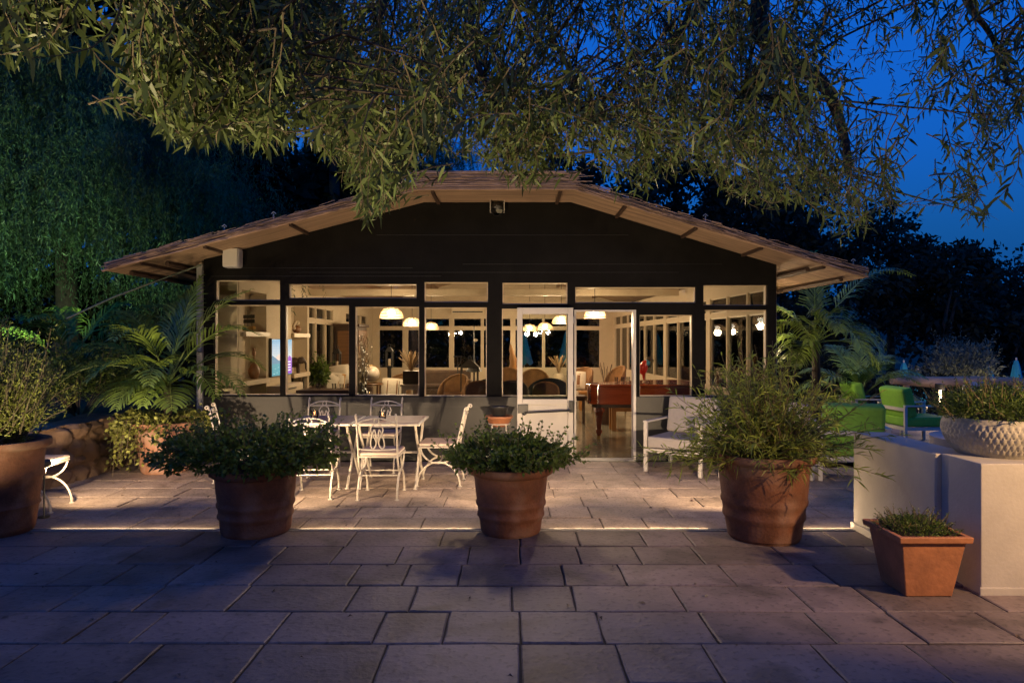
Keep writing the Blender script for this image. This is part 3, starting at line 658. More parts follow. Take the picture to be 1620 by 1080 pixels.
def palm(name, label, root, top, specs, trunk_r=0.06, ll=0.38, group=None, nl=30, lw=0.026):
    t = thing(name, label, 'palm', root, 0, group); lo = np.array(root); parts = []; tb = MB(); o = np.array(top) - lo
    fb = MB()
    for (az, el, ln, dr) in specs:
        a = R(az); e = R(el); frond(parts, fb, o, (math.cos(a)*math.cos(e), math.sin(a)*math.cos(e), math.sin(e)), ln, dr, ll=ll, nl=nl, lw=lw, hang=.6 if nl > 25 else .35)
    V, F = join(parts); build_np('frond', V, F, M['palm'], t); fb.build('frond_rib', M['palm'], t)
    pts = [(0, 0, 0), tuple(o * .5 + np.array([.02, 0, 0])), tuple(o)]
    tb.tube(pts, [trunk_r, trunk_r * .9, trunk_r * .75], 10)
    for k in range(7): tb.tube([tuple(o * (k / 8)), tuple(o * (k / 8) + np.array([0, 0, .012]))], trunk_r * 1.08, 10)
    tb.build('trunk', M['bark'], t, smooth=False); return t
palm('potted_palm', 'bright green arching palm growing from the pale ivy pot by the downpipe', (-4.42, 8.72, 0.56), (-4.42, 8.76, 1.08),
     [(8, 68, 1.65, 1.3), (-12, 58, 1.6, 1.7), (-22, 34, 1.35, 1.7), (180, 52, 1.4, 1.8), (200, 38, 1.35, 1.7), (150, 64, 1.6, 1.5), (90, 74, 1.4, 1.0), (235, 48, 1.1, 2.0), (285, 52, 1.15, 2.4), (265, 66, 1.4, 2.2), (40, 44, 1.4, 1.7), (330, 38, 1.1, 2.1), (300, 22, .9, 1.8), (215, 14, .95, 1.5), (100, 48, 1.2, 1.6), (60, 78, 1.5, .9), (250, 30, .9, 2.2), (275, 35, .85, 2.4)], ll=0.44, nl=21, lw=0.029)
palm('garden_palm', 'arching palm with one bare curved stalk by the pavilion corner under the eave', (4.85, 10.9, -0.05), (4.80, 10.8, 1.62),
     [(12, 62, 2.3, 1.75), (70, 80, 1.5, .5), (200, 50, 1.2, 2.6), (240, 55, 1.2, 2.8), (265, 62, 1.3, 2.9), (290, 48, 1.2, 2.9), (180, 30, 1.0, 2.3), (320, 40, 1.2, 2.6), (345, 18, 1.1, 2.0), (150, 60, 1.3, 1.9), (225, 20, .9, 2.2)], 0.075, ll=0.5)
palm('garden_palm', 'short bushy palm with drooping fronds behind the green lounge chairs', (6.4, 12.6, -0.05), (6.4, 12.6, 0.55),
     [(az, el, ln, 1.7) for az, el, ln in ((0, 50, 1.3), (30, 65, 1.4), (60, 70, 1.5), (100, 70, 1.5), (140, 55, 1.3), (170, 40, 1.3), (200, 50, 1.2), (240, 60, 1.2), (280, 65, 1.3), (320, 55, 1.3), (345, 30, 1.2), (220, 30, 1.1))], 0.08, ll=0.5)
palm('garden_palm', 'dark palm fronds showing behind the rubble wall above the feathery shrub', (-6.6, 10.2, 0.55), (-6.6, 10.2, 1.2),
     [(az, el, ln, 1.7) for az, el, ln in ((-10, 50, 1.9), (15, 60, 2.0), (60, 70, 1.6), (130, 65, 1.7), (180, 50, 1.8), (230, 55, 1.5), (280, 60, 1.6), (320, 40, 1.7))], 0.08, ll=0.5)

# ------------------------------------------------------------ rubble wall, raised bed and its planting
def rubble():
    b = MB(); x0 = -5.2; ys = np.linspace(4.0, 11.5, 190); zs = np.linspace(-0.02, 0.66, 26)
    rows_ = []
    for y in ys:
        top = 0.66 + 0.05 * mnoise.noise((0, y * 1.7, 0)); r_ = []
        for k, z in enumerate(zs):
            zz = z * top / 0.66; d = mnoise.voronoi((0.3, y * 3.6, zz * 4.6))[0]
            bulge = min(0.09, (d[1] - d[0]) * 0.22) + 0.03 * mnoise.noise((1, y * 9, zz * 9)) - 0.06 * (zz / .66)
            if k >= 24: bulge -= 0.03
            r_.append((x0 + bulge, y, zz))
        for u in (0.14, 0.3, 0.5): r_.append((x0 - u, y, top + 0.03 * mnoise.noise((u * 5, y * 4, 3))))
        rows_.append(r_)
    m = len(rows_[0])
    for r_ in rows_: b.v += r_
    for i in range(len(ys) - 1):
        for k in range(m - 1): b.f.append((i*m+k, (i+1)*m+k, (i+1)*m+k+1, i*m+k+1))
    o = b.build('rubble_wall', M['rubble'], smooth=True)
    tag(o, 'low rough brown rubble wall running back beside the terrace', 'stone wall')
rubble()
tag(MB().box(-30, -5.55, 4, 40, -0.3, 0.585).build('raised_ground', M['grass']), kind='structure')
bush('garden_shrub', 'dense green shrub overhanging the rubble wall beside the palm', (-5.75, 9.3, 1.05), (0.72, 1.0, 0.55), 6500, 0.06, 0.02, M['mint'], root=(-5.9, 9.3, 0.58), sprigs=120, up=.5)
bush('garden_shrub', 'dark shrub in the raised bed behind the feathery potted shrub', (-6.7, 8.2, 1.2), (0.9, 1.0, 0.75), 6000, 0.07, 0.022, M['mint'], root=(-6.7, 8.2, 0.58), sprigs=60, up=.5)
bush('garden_shrub', 'tall dark shrub mass under the eave behind the downpipe', (-6.2, 13.4, 1.3), (1.4, 1.2, 1.2), 7000, 0.09, 0.03, M['dark_leaf'], root=(-6.2, 13.4, 0.58), sprigs=40)

# ------------------------------------------------------------ square pot, white walls, woven planter
def square_pot():
    t = thing('square_planter', 'square tapered orange terracotta planter standing against the white pier', 'flower pot', (2.70, 4.57, 0))
    b = MB(); h = 0.405
    def ring(a, z): return [(-a, -a, z), (a, -a, z), (a, a, z), (-a, a, z)]
    prof = [(0.150, 0), (0.205, h - .045), (0.232, h - .040), (0.236, h), (0.200, h), (0.195, h - .05)]
    for a, z in prof: b.v += ring(a, z)
    b.f.append((3, 2, 1, 0))
    for i in range(len(prof) - 1):
        for k in range(4): b.f.append((i*4+k, i*4+(k+1) % 4, (i+1)*4+(k+1) % 4, (i+1)*4+k))
    b.build('body', M['terracotta_new'], t, bevel=0.006)
    MB().box(-.196, .196, -.196, .196, h - .10, h - .05).build('soil_fill', M['soil'], t)
square_pot()
bush('low_herb', 'low fine leaved dark herb cushion in the square orange planter', (2.70, 4.57, 0.40), (0.21, 0.20, 0.075), 2600, 0.022, 0.008, M['mint'], sprigs=90, up=.7, low=-.1, nt=10, tr=.002, cat='plant')
wl = MB().box(3.02, 3.30, 4.87, 6.04, -0.05, 0.85).box(3.0, 3.02, 4.87, 6.06, -0.05, 0.06)
tag(wl.build('garden_wall', M['plaster'], bevel=0.012), 'low white plastered wall end running from the pier towards the terrace', 'wall')
pr = MB().box(3.06, 4.6, 4.455, 4.868, -0.05, 0.853).box(3.045, 4.61, 4.44, 4.455, -0.05, 0.05).box(3.302, 4.6, 4.868, 5.15, -0.05, 0.853)
tag(pr.build('planter_pier', M['plaster'], bevel=0.012), 'white plastered pier that carries the diamond relief bowl', 'pier')
def ring_wall():
    b = MB(); c = (4.16, 5.74); n = 40
    vs = []; fs = []
    for k in range(n + 1):
        a = 2 * PI * k / n; ca, sa = math.cos(a), math.sin(a)
        vs += [(c[0] + .56*ca, c[1] + .56*sa, -.05), (c[0] + .56*ca, c[1] + .56*sa, .835), (c[0] + .42*ca, c[1] + .42*sa, .835), (c[0] + .42*ca, c[1] + .42*sa, -.05)]
    for k in range(n):
        for j in range(3): fs.append((k*4+j, (k+1)*4+j, (k+1)*4+j+1, k*4+j+1))
    b.add(vs, fs); t = b.build('round_planter', M['plaster'], smooth=True)
    tag(t, 'round white plastered planter ring behind the diamond relief bowl', 'planter')
    MB().lathe([(0.001, .7), (.43, .7)], 32, (c[0], c[1], 0)).build('soil_fill', M['soil'], t)
ring_wall()
def woven():
    t = thing('woven_planter', 'round greyish bowl planter with a fine diamond relief on top of the pier', 'flower pot', (3.46, 4.86, 0.853)); b = MB(); nu, nv = 216, 40; h = 0.255
    for j in range(nv + 1):
        u = j / nv; r = 0.255 + 0.085 * math.sin(min(1, u * 1.35) * PI * .5) - .012 * max(0, u - .75) / .25
        for k in range(nu):
            a = 2 * PI * k / nu; rel = 0.011 * min(1, abs(math.sin(a * 27 + u * 9.5))**.7 * abs(math.sin(a * 27 - u * 9.5))**.7 * 1.3) * min(1, u * 8, (1 - u) * 9)
            b.v.append(((r + rel) * math.cos(a), (r + rel) * math.sin(a), u * h))
    for j in range(nv):
        for k in range(nu): b.f.append((j*nu+k, j*nu+(k+1) % nu, (j+1)*nu+(k+1) % nu, (j+1)*nu+k))
    b.lathe([(0.001, 0.0), (0.255, 0.0)], nu); b.lathe([(.328, h), (.322, h + .008), (.305, h + .006), (.295, h - .05)], nu)
    b.build('body', M['planter_grey'], t, smooth=True); MB().lathe([(0.001, h - .03), (.30, h - .04)], 32).build('soil_fill', M['soil'], t)
woven()
bush('heather', 'dark needle leaved plant filling the diamond relief bowl', (3.44, 4.86, 1.15), (0.37, 0.34, 0.17), 6500, 0.036, 0.010, M['mint'], root=(3.46, 4.86, 1.09), sprigs=130, up=.6, low=-.2, nt=18, tr=.003, cat='plant')

# ------------------------------------------------------------ terrace furniture
def arc(cx, cy, rx, ry, a0, a1, n, f): return [f(cx + rx * math.cos(R(a0 + (a1 - a0) * k / n)), cy + ry * math.sin(R(a0 + (a1 - a0) * k / n))) for k in range(n + 1)]
def dining_chair(label, loc_, rz):
    t = thing('dining_chair', label, 'chair', loc_, rz, 'white iron dining chairs'); r = 0.0105
    for s in (-.205, .205):
        b = MB(); f = lambda a, z: (s, a, z)
        b.tube(arc(0, .45, .205, .185, 180, 360, 18, f), r, 8).tube(arc(0, 0.008, .245, .27, 0, 180, 20, f), r * 1.1, 8)
        for y in (-.245, .245): b.lathe([(.001, 0), (.024, 0), (.024, .007), (.012, .012)], 12, (s, y, 0), True)
        b.build('leg', M['white_metal'], t, smooth=True)
    b = MB().tube([(-.205, 0, .268), (.205, 0, .268)], r * .8, 8).tube([(-.205, -.12, .235), (.205, -.12, .235)], r * .7, 8)
    b.build('stretcher', M['white_metal'], t, smooth=True)
    MB().tube([(-.205, -.205, .445), (.205, -.205, .445), (.215, .215, .445), (-.215, .215, .445)], r, 8, True).build('seat_frame', M['white_metal'], t)
    MB().box(-.21, .21, -.20, .22, .452, .497).build('seat', M['taupe_fabric'], t, bevel=.014)
    MB().box(-.213, .213, -.203, .223, .462, .484).build('seat_piping', M['cream_fabric'], t, bevel=.004)
    bk = lambda z: -.205 - .10 * max(0, (z - .45)) / .45
    b = MB()
    for s in (-.205, .205):
        b.tube([(s, bk(z), z) for z in (.45, .6, .75, .88)], r, 8)
        b.tube([(s, bk(.88) - .022 + .022 * math.cos(R(q)) * (1 - q / 900), .88 + .022 * math.sin(R(q)) * (1 - q / 900)) for q in range(0, 480, 24)], r * .8, 6)
    b.tube([(x, bk(.80), .80) for x in (-.205, 0, .205)], r * .8, 8)
    b.tube([(.205 * u, bk(.86), .80 + .058 * (1 - u * u)) for u in np.linspace(-1, 1, 13)], r * .8, 8)
    b.tube(arc(0, .828, .026, .026, 0, 350, 18, lambda x, z: (x, bk(z), z)), r * .6, 6, True)
    b.tube([(x, bk(.53) - .0, .53 - .012 * (1 - (x / .205) ** 2)) for x in np.linspace(-.205, .205, 9)], r * .8, 8)
    for s in (1, -1):
        lo_ = []
        for u in np.linspace(0, 2 * PI, 25)[:-1]:
            h_ = (1 - math.cos(u)) / 2; lo_.append((s * (.048 - .022 * h_) + .040 * math.sin(u) * (1 - .62 * h_), .535 + .20 * h_))
        b.tube([(x, bk(z), z) for x, z in lo_], r * .7, 6, True)
        b.tube([(s * x, bk(z), z) for x, z in ((.012, .80), (.05, .775), (.066, .735), (.05, .69), (.028, .65), (.012, .60))], r * .65, 6)
    b.build('backrest', M['white_metal'], t, smooth=True); return t
ch0 = dining_chair('white iron chair with lyre back turned to the camera in front of the dining table', (-1.40, 7.34, 0), 0)
for L_, p_, r_ in (('white iron chair with lyre back half hidden by the wide bush, before the table', (-2.12, 7.36, 0), R(4)),
                   ('white iron chair seen in profile at the table end next to the small bush', (-0.83, 7.98, 0), R(88)),
                   ('white iron chair facing out behind the table beneath the window with the shelves', (-2.48, 8.78, 0), R(182)),
                   ('white iron chair facing out behind the table beneath the window with the globe', (-1.68, 8.80, 0), R(178)),
                   ('white iron chair whose scrolled back peeks over the wide bush by the wall', (-3.28, 8.2, 0), R(-76)),
                   ('white iron chair with curved crossed legs standing apart by the rubble wall', (-4.72, 6.75, 0), R(-82))):
    dup(ch0, p_, r_, L_)
def dining_table(label, loc_):
    t = thing('dining_table', label, 'table', loc_, 0, 'white dining tables'); w2, d2 = .375, .42
    MB().box(-w2, w2, -d2, d2, .715, .738).build('tabletop', M['white_metal'], t, bevel=.005)
    MB().box(-w2 + .03, w2 - .03, -d2 + .03, d2 - .03, .7385, .745).build('top_inlay', M['table_top'], t, bevel=.003)
    for s in (-1, 1):
        for q in (-1, 1):
            x = s * (w2 - .06); b = MB()
            b.tube([(x, q * .33, .714), (x, q * .27, .62), (x, q * .12, .46), (x, q * .04, .36), (x, q * .10, .24), (x, q * .24, .10), (x, q * .32, .0)], .015, 8)
            b.lathe([(.001, 0), (.026, 0), (.02, .012)], 12, (x, q * .32, 0), True); b.build('leg', M['white_metal'], t, smooth=True)
    MB().tube([(-w2 + .06, 0, .36), (w2 - .06, 0, .36)], .013, 8).build('stretcher', M['white_metal'], t); return t
t0 = dining_table('white dining table with brown top and candle glass nearer the small bush', (-1.395, 7.96, 0))
dup(t0, (-2.165, 7.97, 0), 0, 'white dining table with brown top partly hidden by the wide bush')
def candle_glass(label, x, y):
    t = thing('candle_glass', label, 'candle', (x, y, .745), 0, 'candle glasses on the dining tables')
    MB().lathe([(.001, 0), (.036, 0), (.042, .02), (.046, .095), (.044, .095), (.040, .02), (.034, .008)], 24).build('glass_cup', M['clear'], t, smooth=True)
    MB().lathe([(.001, .012), (.030, .012), (.030, .045), (.001, .047)], 20).build('wax', M['cream'], t)
    MB().ball((0, 0, .062), (.007, .007, .014), 8, 6).build('flame', M['candle'], t)
    lamp('candle_light', 'POINT', (x, y, .745 + .075), .25, (1, .5, .18), t, .01)
candle_glass('lit candle glass on the table nearer the small bush', -1.50, 7.90)
candle_glass('lit candle glass on the table behind the wide bush', -2.32, 8.02)

def lounge_chair(name, label, loc_, rz, cm, group):
    t = thing(name, label, 'armchair', loc_, rz, group); k = .022; W, D = .36, .38
    for s in (-1, 1):
        for y in (-D, D):
            MB().box(s*W - k, s*W + k, y - k, y + k, 0, .62).build('leg', M['white_alu'], t, bevel=.004)
        MB().box(s*W - .03, s*W + .03, -D - k, D + k, .621, .645).build('armrest', M['white_alu'], t, bevel=.005)
    b = MB()
    for y in (-D, D): b.box(-W + k, W - k, y - k, y + k, .25, .30)
    for s in (-1, 1): b.box(s*W - k, s*W + k, -D + k, D - k, .25, .30)
    for y in (-.2, 0, .2): b.box(-W + k, W - k, y - .03, y + .03, .265, .285)
    b.build('seat_frame', M['white_alu'], t)
    MB().box(-W + k + .004, W - k - .004, -D + .02, D + .03, .302, .45).build('seat', cm, t, bevel=.03)
    MB().box(-W + k + .006, W - k - .006, -.10, .08, -.24, .24).xf(Matrix.Translation((0, -D + .10, .68)) @ Matrix.Rotation(R(12), 4, 'X')).build('back_cushion', cm, t, bevel=.04)
    MB().box(-W + k, W - k, -D - k, -D + k, .55, .60).build('back_rail', M['white_alu'], t); return t
wc = lounge_chair('lounge_armchair', 'white cushioned metal armchair at the door jamb behind the tall narrow leaved shrub', (2.22, 8.78, 0), R(143), M['white_fabric'], 'white terrace armchairs')
dup(wc, (3.05, 8.2, 0), R(125), 'white cushioned metal armchair almost wholly hidden by the tall narrow leaved shrub')
gc = lounge_chair('lounge_armchair', 'lime green cushioned armchair seen in profile facing the log rail', (6.55, 11.1, 0), R(-88), M['green_fabric'], 'lime green garden armchairs')
dup(gc, (4.12, 8.35, 0), R(-18), 'lime green cushioned armchair nearest the white wall end, partly behind the shrub')
dup(gc, (6.45, 12.3, 0), R(-95), 'lime green cushioned armchair whose pale top shows above the profile chair')
def fire_stand():
    t = thing('bowl_stand', 'terracotta bowl on thin white legs with a black pot in it by the facade', 'plant stand', (-.165, 8.75, 0))
    for k in range(4):
        a = PI/4 + k * PI/2; MB().tube([(.15*math.cos(a), .15*math.sin(a), 0), (.125*math.cos(a), .125*math.sin(a), .62)], .009, 6).build('leg', M['white_metal'], t)
    MB().tube(arc(0, 0, .135, .135, 0, 350, 24, lambda x, y: (x, y, .60)), .008, 6, True).build('ring', M['white_metal'], t)
    MB().lathe([(.02, .56), (.09, .565), (.13, .60), (.165, .67), (.178, .675), (.178, .70), (.155, .70), (.12, .62), (.02, .60)], 32).build('bowl', M['terracotta_new'], t, smooth=True)
    MB().lathe([(.001, .705), (.085, .705), (.115, .79), (.125, .80), (.125, .82), (.105, .815), (.08, .73)], 28).build('black_pot', M['dark_metal'], t, smooth=True)
fire_stand()
# ------------------------------------------------------------ inside the pavilion
def at(px, Y): return (px - 810) * Y / 1080
def pendant(label, px, Y, zb, rad):
    rad *= .92
    x = at(px, Y); t = thing('pendant_lamp', label, 'pendant lamp', (x, Y, zb), 0, 'woven dome pendant lamps'); h = rad * .95
    b = MB(); f = lambda k, n: 2 * PI * k / n
    for k in range(28):
        a = f(k, 28); b.tube([(rad*math.cos(a)*math.cos(e), rad*math.sin(a)*math.cos(e), h*math.sin(e)) for e in np.linspace(0, 1.5, 7)], .0035, 4)
    for e in np.linspace(0, 1.4, 11):
        r = rad * math.cos(e); b.tube([(r*math.cos(f(k, 28)), r*math.sin(f(k, 28)), h*math.sin(e)) for k in range(28)], .006 if e > 0 else .010, 4, True)
    b.build('lamp_shade', M['cane'], t)
    MB().ball((0, 0, h * .42), (rad*.34, rad*.34, rad*.30), 14, 10).build('bulb', M['bulb'], t, smooth=True)
    MB().tube([(0, 0, h), (0, 0, on_roof(x) - zb - .11)], .006, 6).build('cord', M['dark_metal'], t)
    lamp('pendant_light', 'POINT', (x, Y, zb - .05), PW_PENDANT, WARM2, t, .09)
for L_, px, Y, z, r in (('biggest lit woven pendant behind the window with the globe', 619, 12.6, 2.09, .235), ('second lit woven pendant, just right of the biggest one over the globe', 652, 15.6, 2.01, .23),
                    ('lit woven pendant low at the corner of the window with the tan chair', 682, 18.2, 1.98, .22), ('lit woven pendant hanging above the grand piano in the open doorway', 941, 12.8, 2.10, .225),
                    ('lit woven pendant nearest the hinge side behind the glass of the door leaf', 888, 15.4, 2.06, .23), ('lit dome pendant in the middle of the glass of the door leaf', 862, 17.6, 1.96, .22),
                    ('small lit pendant deepest in the room behind the door leaf', 838, 19.4, 1.96, .22), ('lit woven pendant behind the last window above the tall narrow leaved shrub', 1190, 10.9, 1.93, .19)):
    pendant(L_, px, Y, z, r)

def television():
    y0, y1 = 11.22, 12.26; t = thing('television', 'thin wall television showing a blue seascape between the shelf niches', 'television', (XS, (y0+y1)/2, 1.06))
    W_ = (y1 - y0) / 2; H = .64
    MB().box(.004, .05, -W_, W_, 0, H).build('body', M['dark_metal'], t, bevel=.006)
    def pic(name, c, st, poly, o):                     # flat coloured shapes on the screen; u to the right seen from the room
        m = glow(name, c, st); b = MB(); n = len(poly)
        b.add([(.051 + o, W_ * (2*u - 1) * .97, .015 + v * (H - .03)) for u, v in poly], [tuple(range(n))]); p = b.build('screen', m, t); return p
    def V_(poly, o, name, c, st=1.0): return pic(name, c, st, poly, o)
    for k in range(10):
        a, b_ = .33 + .067 * k, .33 + .067 * (k + 1); q = k / 9
        V_([(0, a), (1, a), (1, b_), (0, b_)], 0, 'screen_sky', (.55 - .48 * q, .62 - .32 * q, .72 - .1 * q), .9)
    V_([(0, 0), (1, 0), (1, .33), (0, .33)], 0, 'screen_sea', (.04, .28, .42), .9)
    V_([(0, .33), (.6, .33), (.45, .40), (.3, .42), (.15, .50), (0, .56)], .0008, 'screen_hill', (.06, .20, .40), .9)
    V_([(.1, .42), (.5, .40), (.35, .60), (.25, .55)], .0004, 'screen_peak', (.62, .55, .58), .8)
    V_([(.70, .02), (.99, .02), (.99, .46), (.88, .54), (.76, .46), (.70, .36)], .0008, 'screen_banner', (.20, .04, .55), 1.0)
    for k in range(4): V_([(.75, .10 + .08*k), (.93, .10 + .08*k), (.93, .135 + .08*k), (.75, .135 + .08*k)], .0014, 'screen_lines', (.7, .75, .9), 1.0)
    for k in range(9): V_([(.04 + .07*k, .05 + .028*(k*5 % 9)), (.14 + .07*k, .055 + .028*(k*5 % 9)), (.10 + .07*k, .065 + .028*(k*5 % 9))], .0008, 'screen_wave', (.45, .7, .8), .8)
television()
def ship(label):
    t = thing('model_ship', label, 'ornament', (XS - .10, 10.62, 1.80), R(55)); t.scale = (.75, .75, .8); b = MB()
    b.prism([(-.03, .02), (.03, .02), (.04, .11), (-.04, .11)], -.2, .18).prism([(-.01, .0), (.01, .0), (.01, .03), (-.01, .03)], -.1, .1).build('hull', M['ochre'], t, bevel=.012)
    b = MB()
    for y, h in ((-.12, .34), (.02, .42), (.13, .30)): b.tube([(0, y, .1), (0, y, h)], .006, 6)
    b.build('mast', M['dark_wood'], t); b = MB()
    for y, w_ in ((-.12, .09), (.02, .11), (.13, .07)):
        for z in (.17, .26): b.box(-.006, .006, y - w_, y + w_*.6, z, z + .07)
    b.build('sail', M['dark_metal'], t)
ship('small model ship with dark sails on the upper shelf of the first niche')
def deer(label, loc_, s=1.0):
    t = MB().lathe([(.001, 0), (.05, 0), (.085, .08), (.09, .14), (.06, .21), (.022, .26), (.018, .36), (.03, .40), (.026, .43), (.001, .43)], 20)
    t.tube([(0, 0, .40), (0, .03, .47), (0, .05, .49)], [.02, .012, .006], 6).tube([(0, 0, .40), (0, -.03, .48), (0, -.055, .49)], [.02, .012, .006], 6)
    o = t.build('bottle_vase', M['leather'], smooth=True); o.location = loc_; tag(o, label, 'vase')
deer('brown long necked vase with forked top on the lower shelf behind the palm frond', (XS - .09, 10.82, 1.06))
def fruit():
    t = thing('fruit_ornament', 'small red and white ceramic piece on the upper shelf of the second niche', 'ornament', (XS - .09, 12.92, 1.80))
    MB().ball((0, .05, .08), (.08, .10, .08), 16, 10).build('red_body', M['leather'], t, smooth=True)
    b = MB(); 
    for k in range(9): b.ball((random.uniform(-.04, .04), -.1 + .03*k, .10 + .12*math.sin(k*.35)), .032, 8, 6)
    b.build('blossom', M['cream'], t, smooth=True)
fruit()
def elephant():
    b = MB().ball((0, 0, .20), (.075, .13, .095), 18, 12).ball((0, .14, .24), (.055, .06, .065), 14, 10)
    b.tube([(0, .18, .24), (0, .215, .17), (0, .21, .08), (0, .225, .05)], [.025, .02, .014, .01], 8)
    for x in (-.045, .045):
        for y in (-.08, .07): b.tube([(x, y, .18), (x, y, .0)], [.036, .03], 10)
        b.ball((x * 1.5, .11, .24), (.012, .05, .06), 10, 8)
    b.tube([(0, -.125, .22), (0, -.15, .12)], [.008, .004], 6)
    o = b.build('elephant_figurine', M['dark_wood'], smooth=True); o.location = (XS - .06, 12.72, 1.06); o.rotation_euler.z = R(-70); tag(o, 'dark wooden elephant figurine on the lower shelf of the second niche', 'figurine')
elephant()
def jar_(name, label, loc_, prof, m, cat='vase', s=1):
    o = MB().lathe(prof, 24).build(name, m, smooth=True); o.location = loc_; tag(o, label, cat); return o
jar_('tall_jar', 'tall pale jar standing at the foot of the second niche', (XS - .08, 13.0, .0), [(.001, .62), (.10, .62), (.12, .70), (.12, .98), (.10, .98), (.10, .7)], M['clear'], 'jar')
bx = MB().box(-.12, .12, -.3, .3, 0, .615).build('niche_chest', M['wood'], bevel=.01); bx.location = (XS - .135, 12.82, .0); tag(bx, 'brown wooden chest under the pale jar in the second niche', 'chest')
# end panel beside the shelves
part(MB().box(XLI + .004, XS - .005, 9.94, 9.995, 0, 2.72), 'end_panel', M['cream'])
part(MB().box(XLI + .03, XS - .02, 9.72, 9.935, 0, .98), 'low_cupboard', M['cream_wood'], bevel=.004)

# wicker tub chairs and the like: one builder, several looks
def tub_chair(name, label, loc_, rz, h, w_, m, cm, group=None, lattice=False):
    t = thing(name, label, 'armchair', loc_, rz, group); b = MB(); n = 26; vs = []; fs = []
    for k in range(n + 1):
        a = R(-20 + 220 * k / n); s = math.sin(R(180 * k / n)); top = h * (.62 + .38 * s ** .8); c_, s_ = math.cos(a), -math.sin(a)
        for (rr_, z) in ((w_*.5, .16), (w_*.5*1.02, top*.6), (w_*.5*1.06, top), (w_*.5*.97, top+.012), (w_*.5*.94, top*.6), (w_*.5*.90, .16)): vs.append((rr_*c_, rr_*s_ - .0, z))
    for k in range(n):
        for j in range(6): fs.append((k*6+j, (k+1)*6+j, (k+1)*6+(j+1) % 6, k*6+(j+1) % 6))
    fs += [tuple(range(5, -1, -1)), tuple(n*6 + j for j in range(6))]
    b.add(vs, fs).build('backrest', m, t, smooth=True)
    MB().lathe([(.001, .30), (w_*.46, .30), (w_*.47, .36), (w_*.45, .42), (.001, .43)], 28).build('seat', cm, t, smooth=True)
    for sx in (-1, 1):
        for sy in (-1, 1): MB().tube([(sx*w_*.33, sy*w_*.33, .32), (sx*w_*.36, sy*w_*.36, 0)], .018, 8).build('leg', m, t)
    rim = [(v[0], v[1], v[2]) for v in vs[3::6]]; MB().tube(rim, .02, 8).build('rim', m, t)
    return t
tub_chair('wicker_armchair', 'pale wicker tub chair beside the tan high back chair behind the fourth window', (at(716, 14), 14, 0), R(150), .95, .62, M['rattan'], M['cream_fabric'], 'wicker armchairs')
tub_chair('wicker_armchair', 'wicker armchair with pierced corners behind the door leaf glass', (at(846, 14.6), 14.6, 0), R(180), 1.03, .64, M['rattan'], M['cream_fabric'], 'wicker armchairs')
tub_chair('wicker_armchair', 'wicker armchair behind the narrow strip of window beside the door leaf', (at(803, 14.6), 14.6, 0), R(180), 1.06, .62, M['rattan'], M['cream_fabric'], 'wicker armchairs')
tub_chair('wicker_armchair', 'wicker armchair with cream cushion at the back of the room seen through the doorway', (at(916, 17), 17, 0), R(140), .98, .68, M['rattan'], M['cream_fabric'], 'wicker armchairs')
tub_chair('wicker_armchair', 'wicker armchair in the far corner above the grand piano', (at(971, 16.2), 16.2, 0), R(120), 1.05, .55, M['rattan'], M['cream_fabric'], 'wicker armchairs')
tub_chair('wicker_armchair', 'wicker armchair beside the striped cushion under the window with the globe', (at(626, 13.6), 13.6, 0), R(150), .98, .60, M['rattan'], M['brown_fabric'], 'wicker armchairs')
tub_chair('wicker_armchair', 'dark brown wicker armchair close behind the strip of window beside the door leaf', (at(806, 10.9), 10.9, 0), R(10), 1.02, .60, M['rattan_dark'], M['brown_fabric'], 'wicker armchairs')
tub_chair('round_armchair', 'black round backed armchair behind the tan chair in the door leaf glass', (at(866, 11.9), 11.9, 0), R(5), 1.0, .70, M['black_fabric'], M['black_fabric'])
tub_chair('round_armchair', 'black round armchair cut by the big post beside the tan high back chair', (at(776, 12.2), 12.2, 0), R(5), .98, .62, M['black_fabric'], M['black_fabric'])
def high_chair(label, x, y, rz):
    t = thing('high_back_chair', label, 'chair', (x, y, 0), rz, 'tan high back chairs'); b = MB(); poly = []
    for k in range(13):
        a = PI * k / 12; poly.append((.20 * math.cos(a) * (1 if abs(math.cos(a)) < .9 else 1), .86 + .16 * math.sin(a) ** .7))
    poly = [(.17, .46)] + poly + [(-.17, .46)]
    b.prism(poly, -.025, .025).xf(Matrix.Translation((0, -.22, 0)) @ Matrix.Translation((0, 0, .46)) @ Matrix.Rotation(R(7), 4, 'X') @ Matrix.Translation((0, 0, -.46)))
    b.build('backrest', M['leather'], t, bevel=.012)
    pp = [(x_, -.22 - (z_ - .46) * .12, z_) for x_, z_ in poly]; MB().tube(pp, .014, 6).build('back_frame', M['honey_wood'], t)
    MB().box(-.21, .21, -.22, .22, .41, .47).build('seat', M['leather'], t, bevel=.02)
    for sx in (-1, 1):
        for sy in (-1, 1): MB().tube([(sx*.18, sy*.19, .41), (sx*.19, sy*.21, 0)], .016, 8).build('leg', M['honey_wood'], t)
    return t
hc = high_chair('tan leather high back chair behind the fourth window, next to the black cage lantern', at(753, 11.1), 11.1, R(12))
dup(hc, (at(866, 10.9), 10.9, 0), R(-8), 'tan leather high back chair seen through the glass of the door leaf')

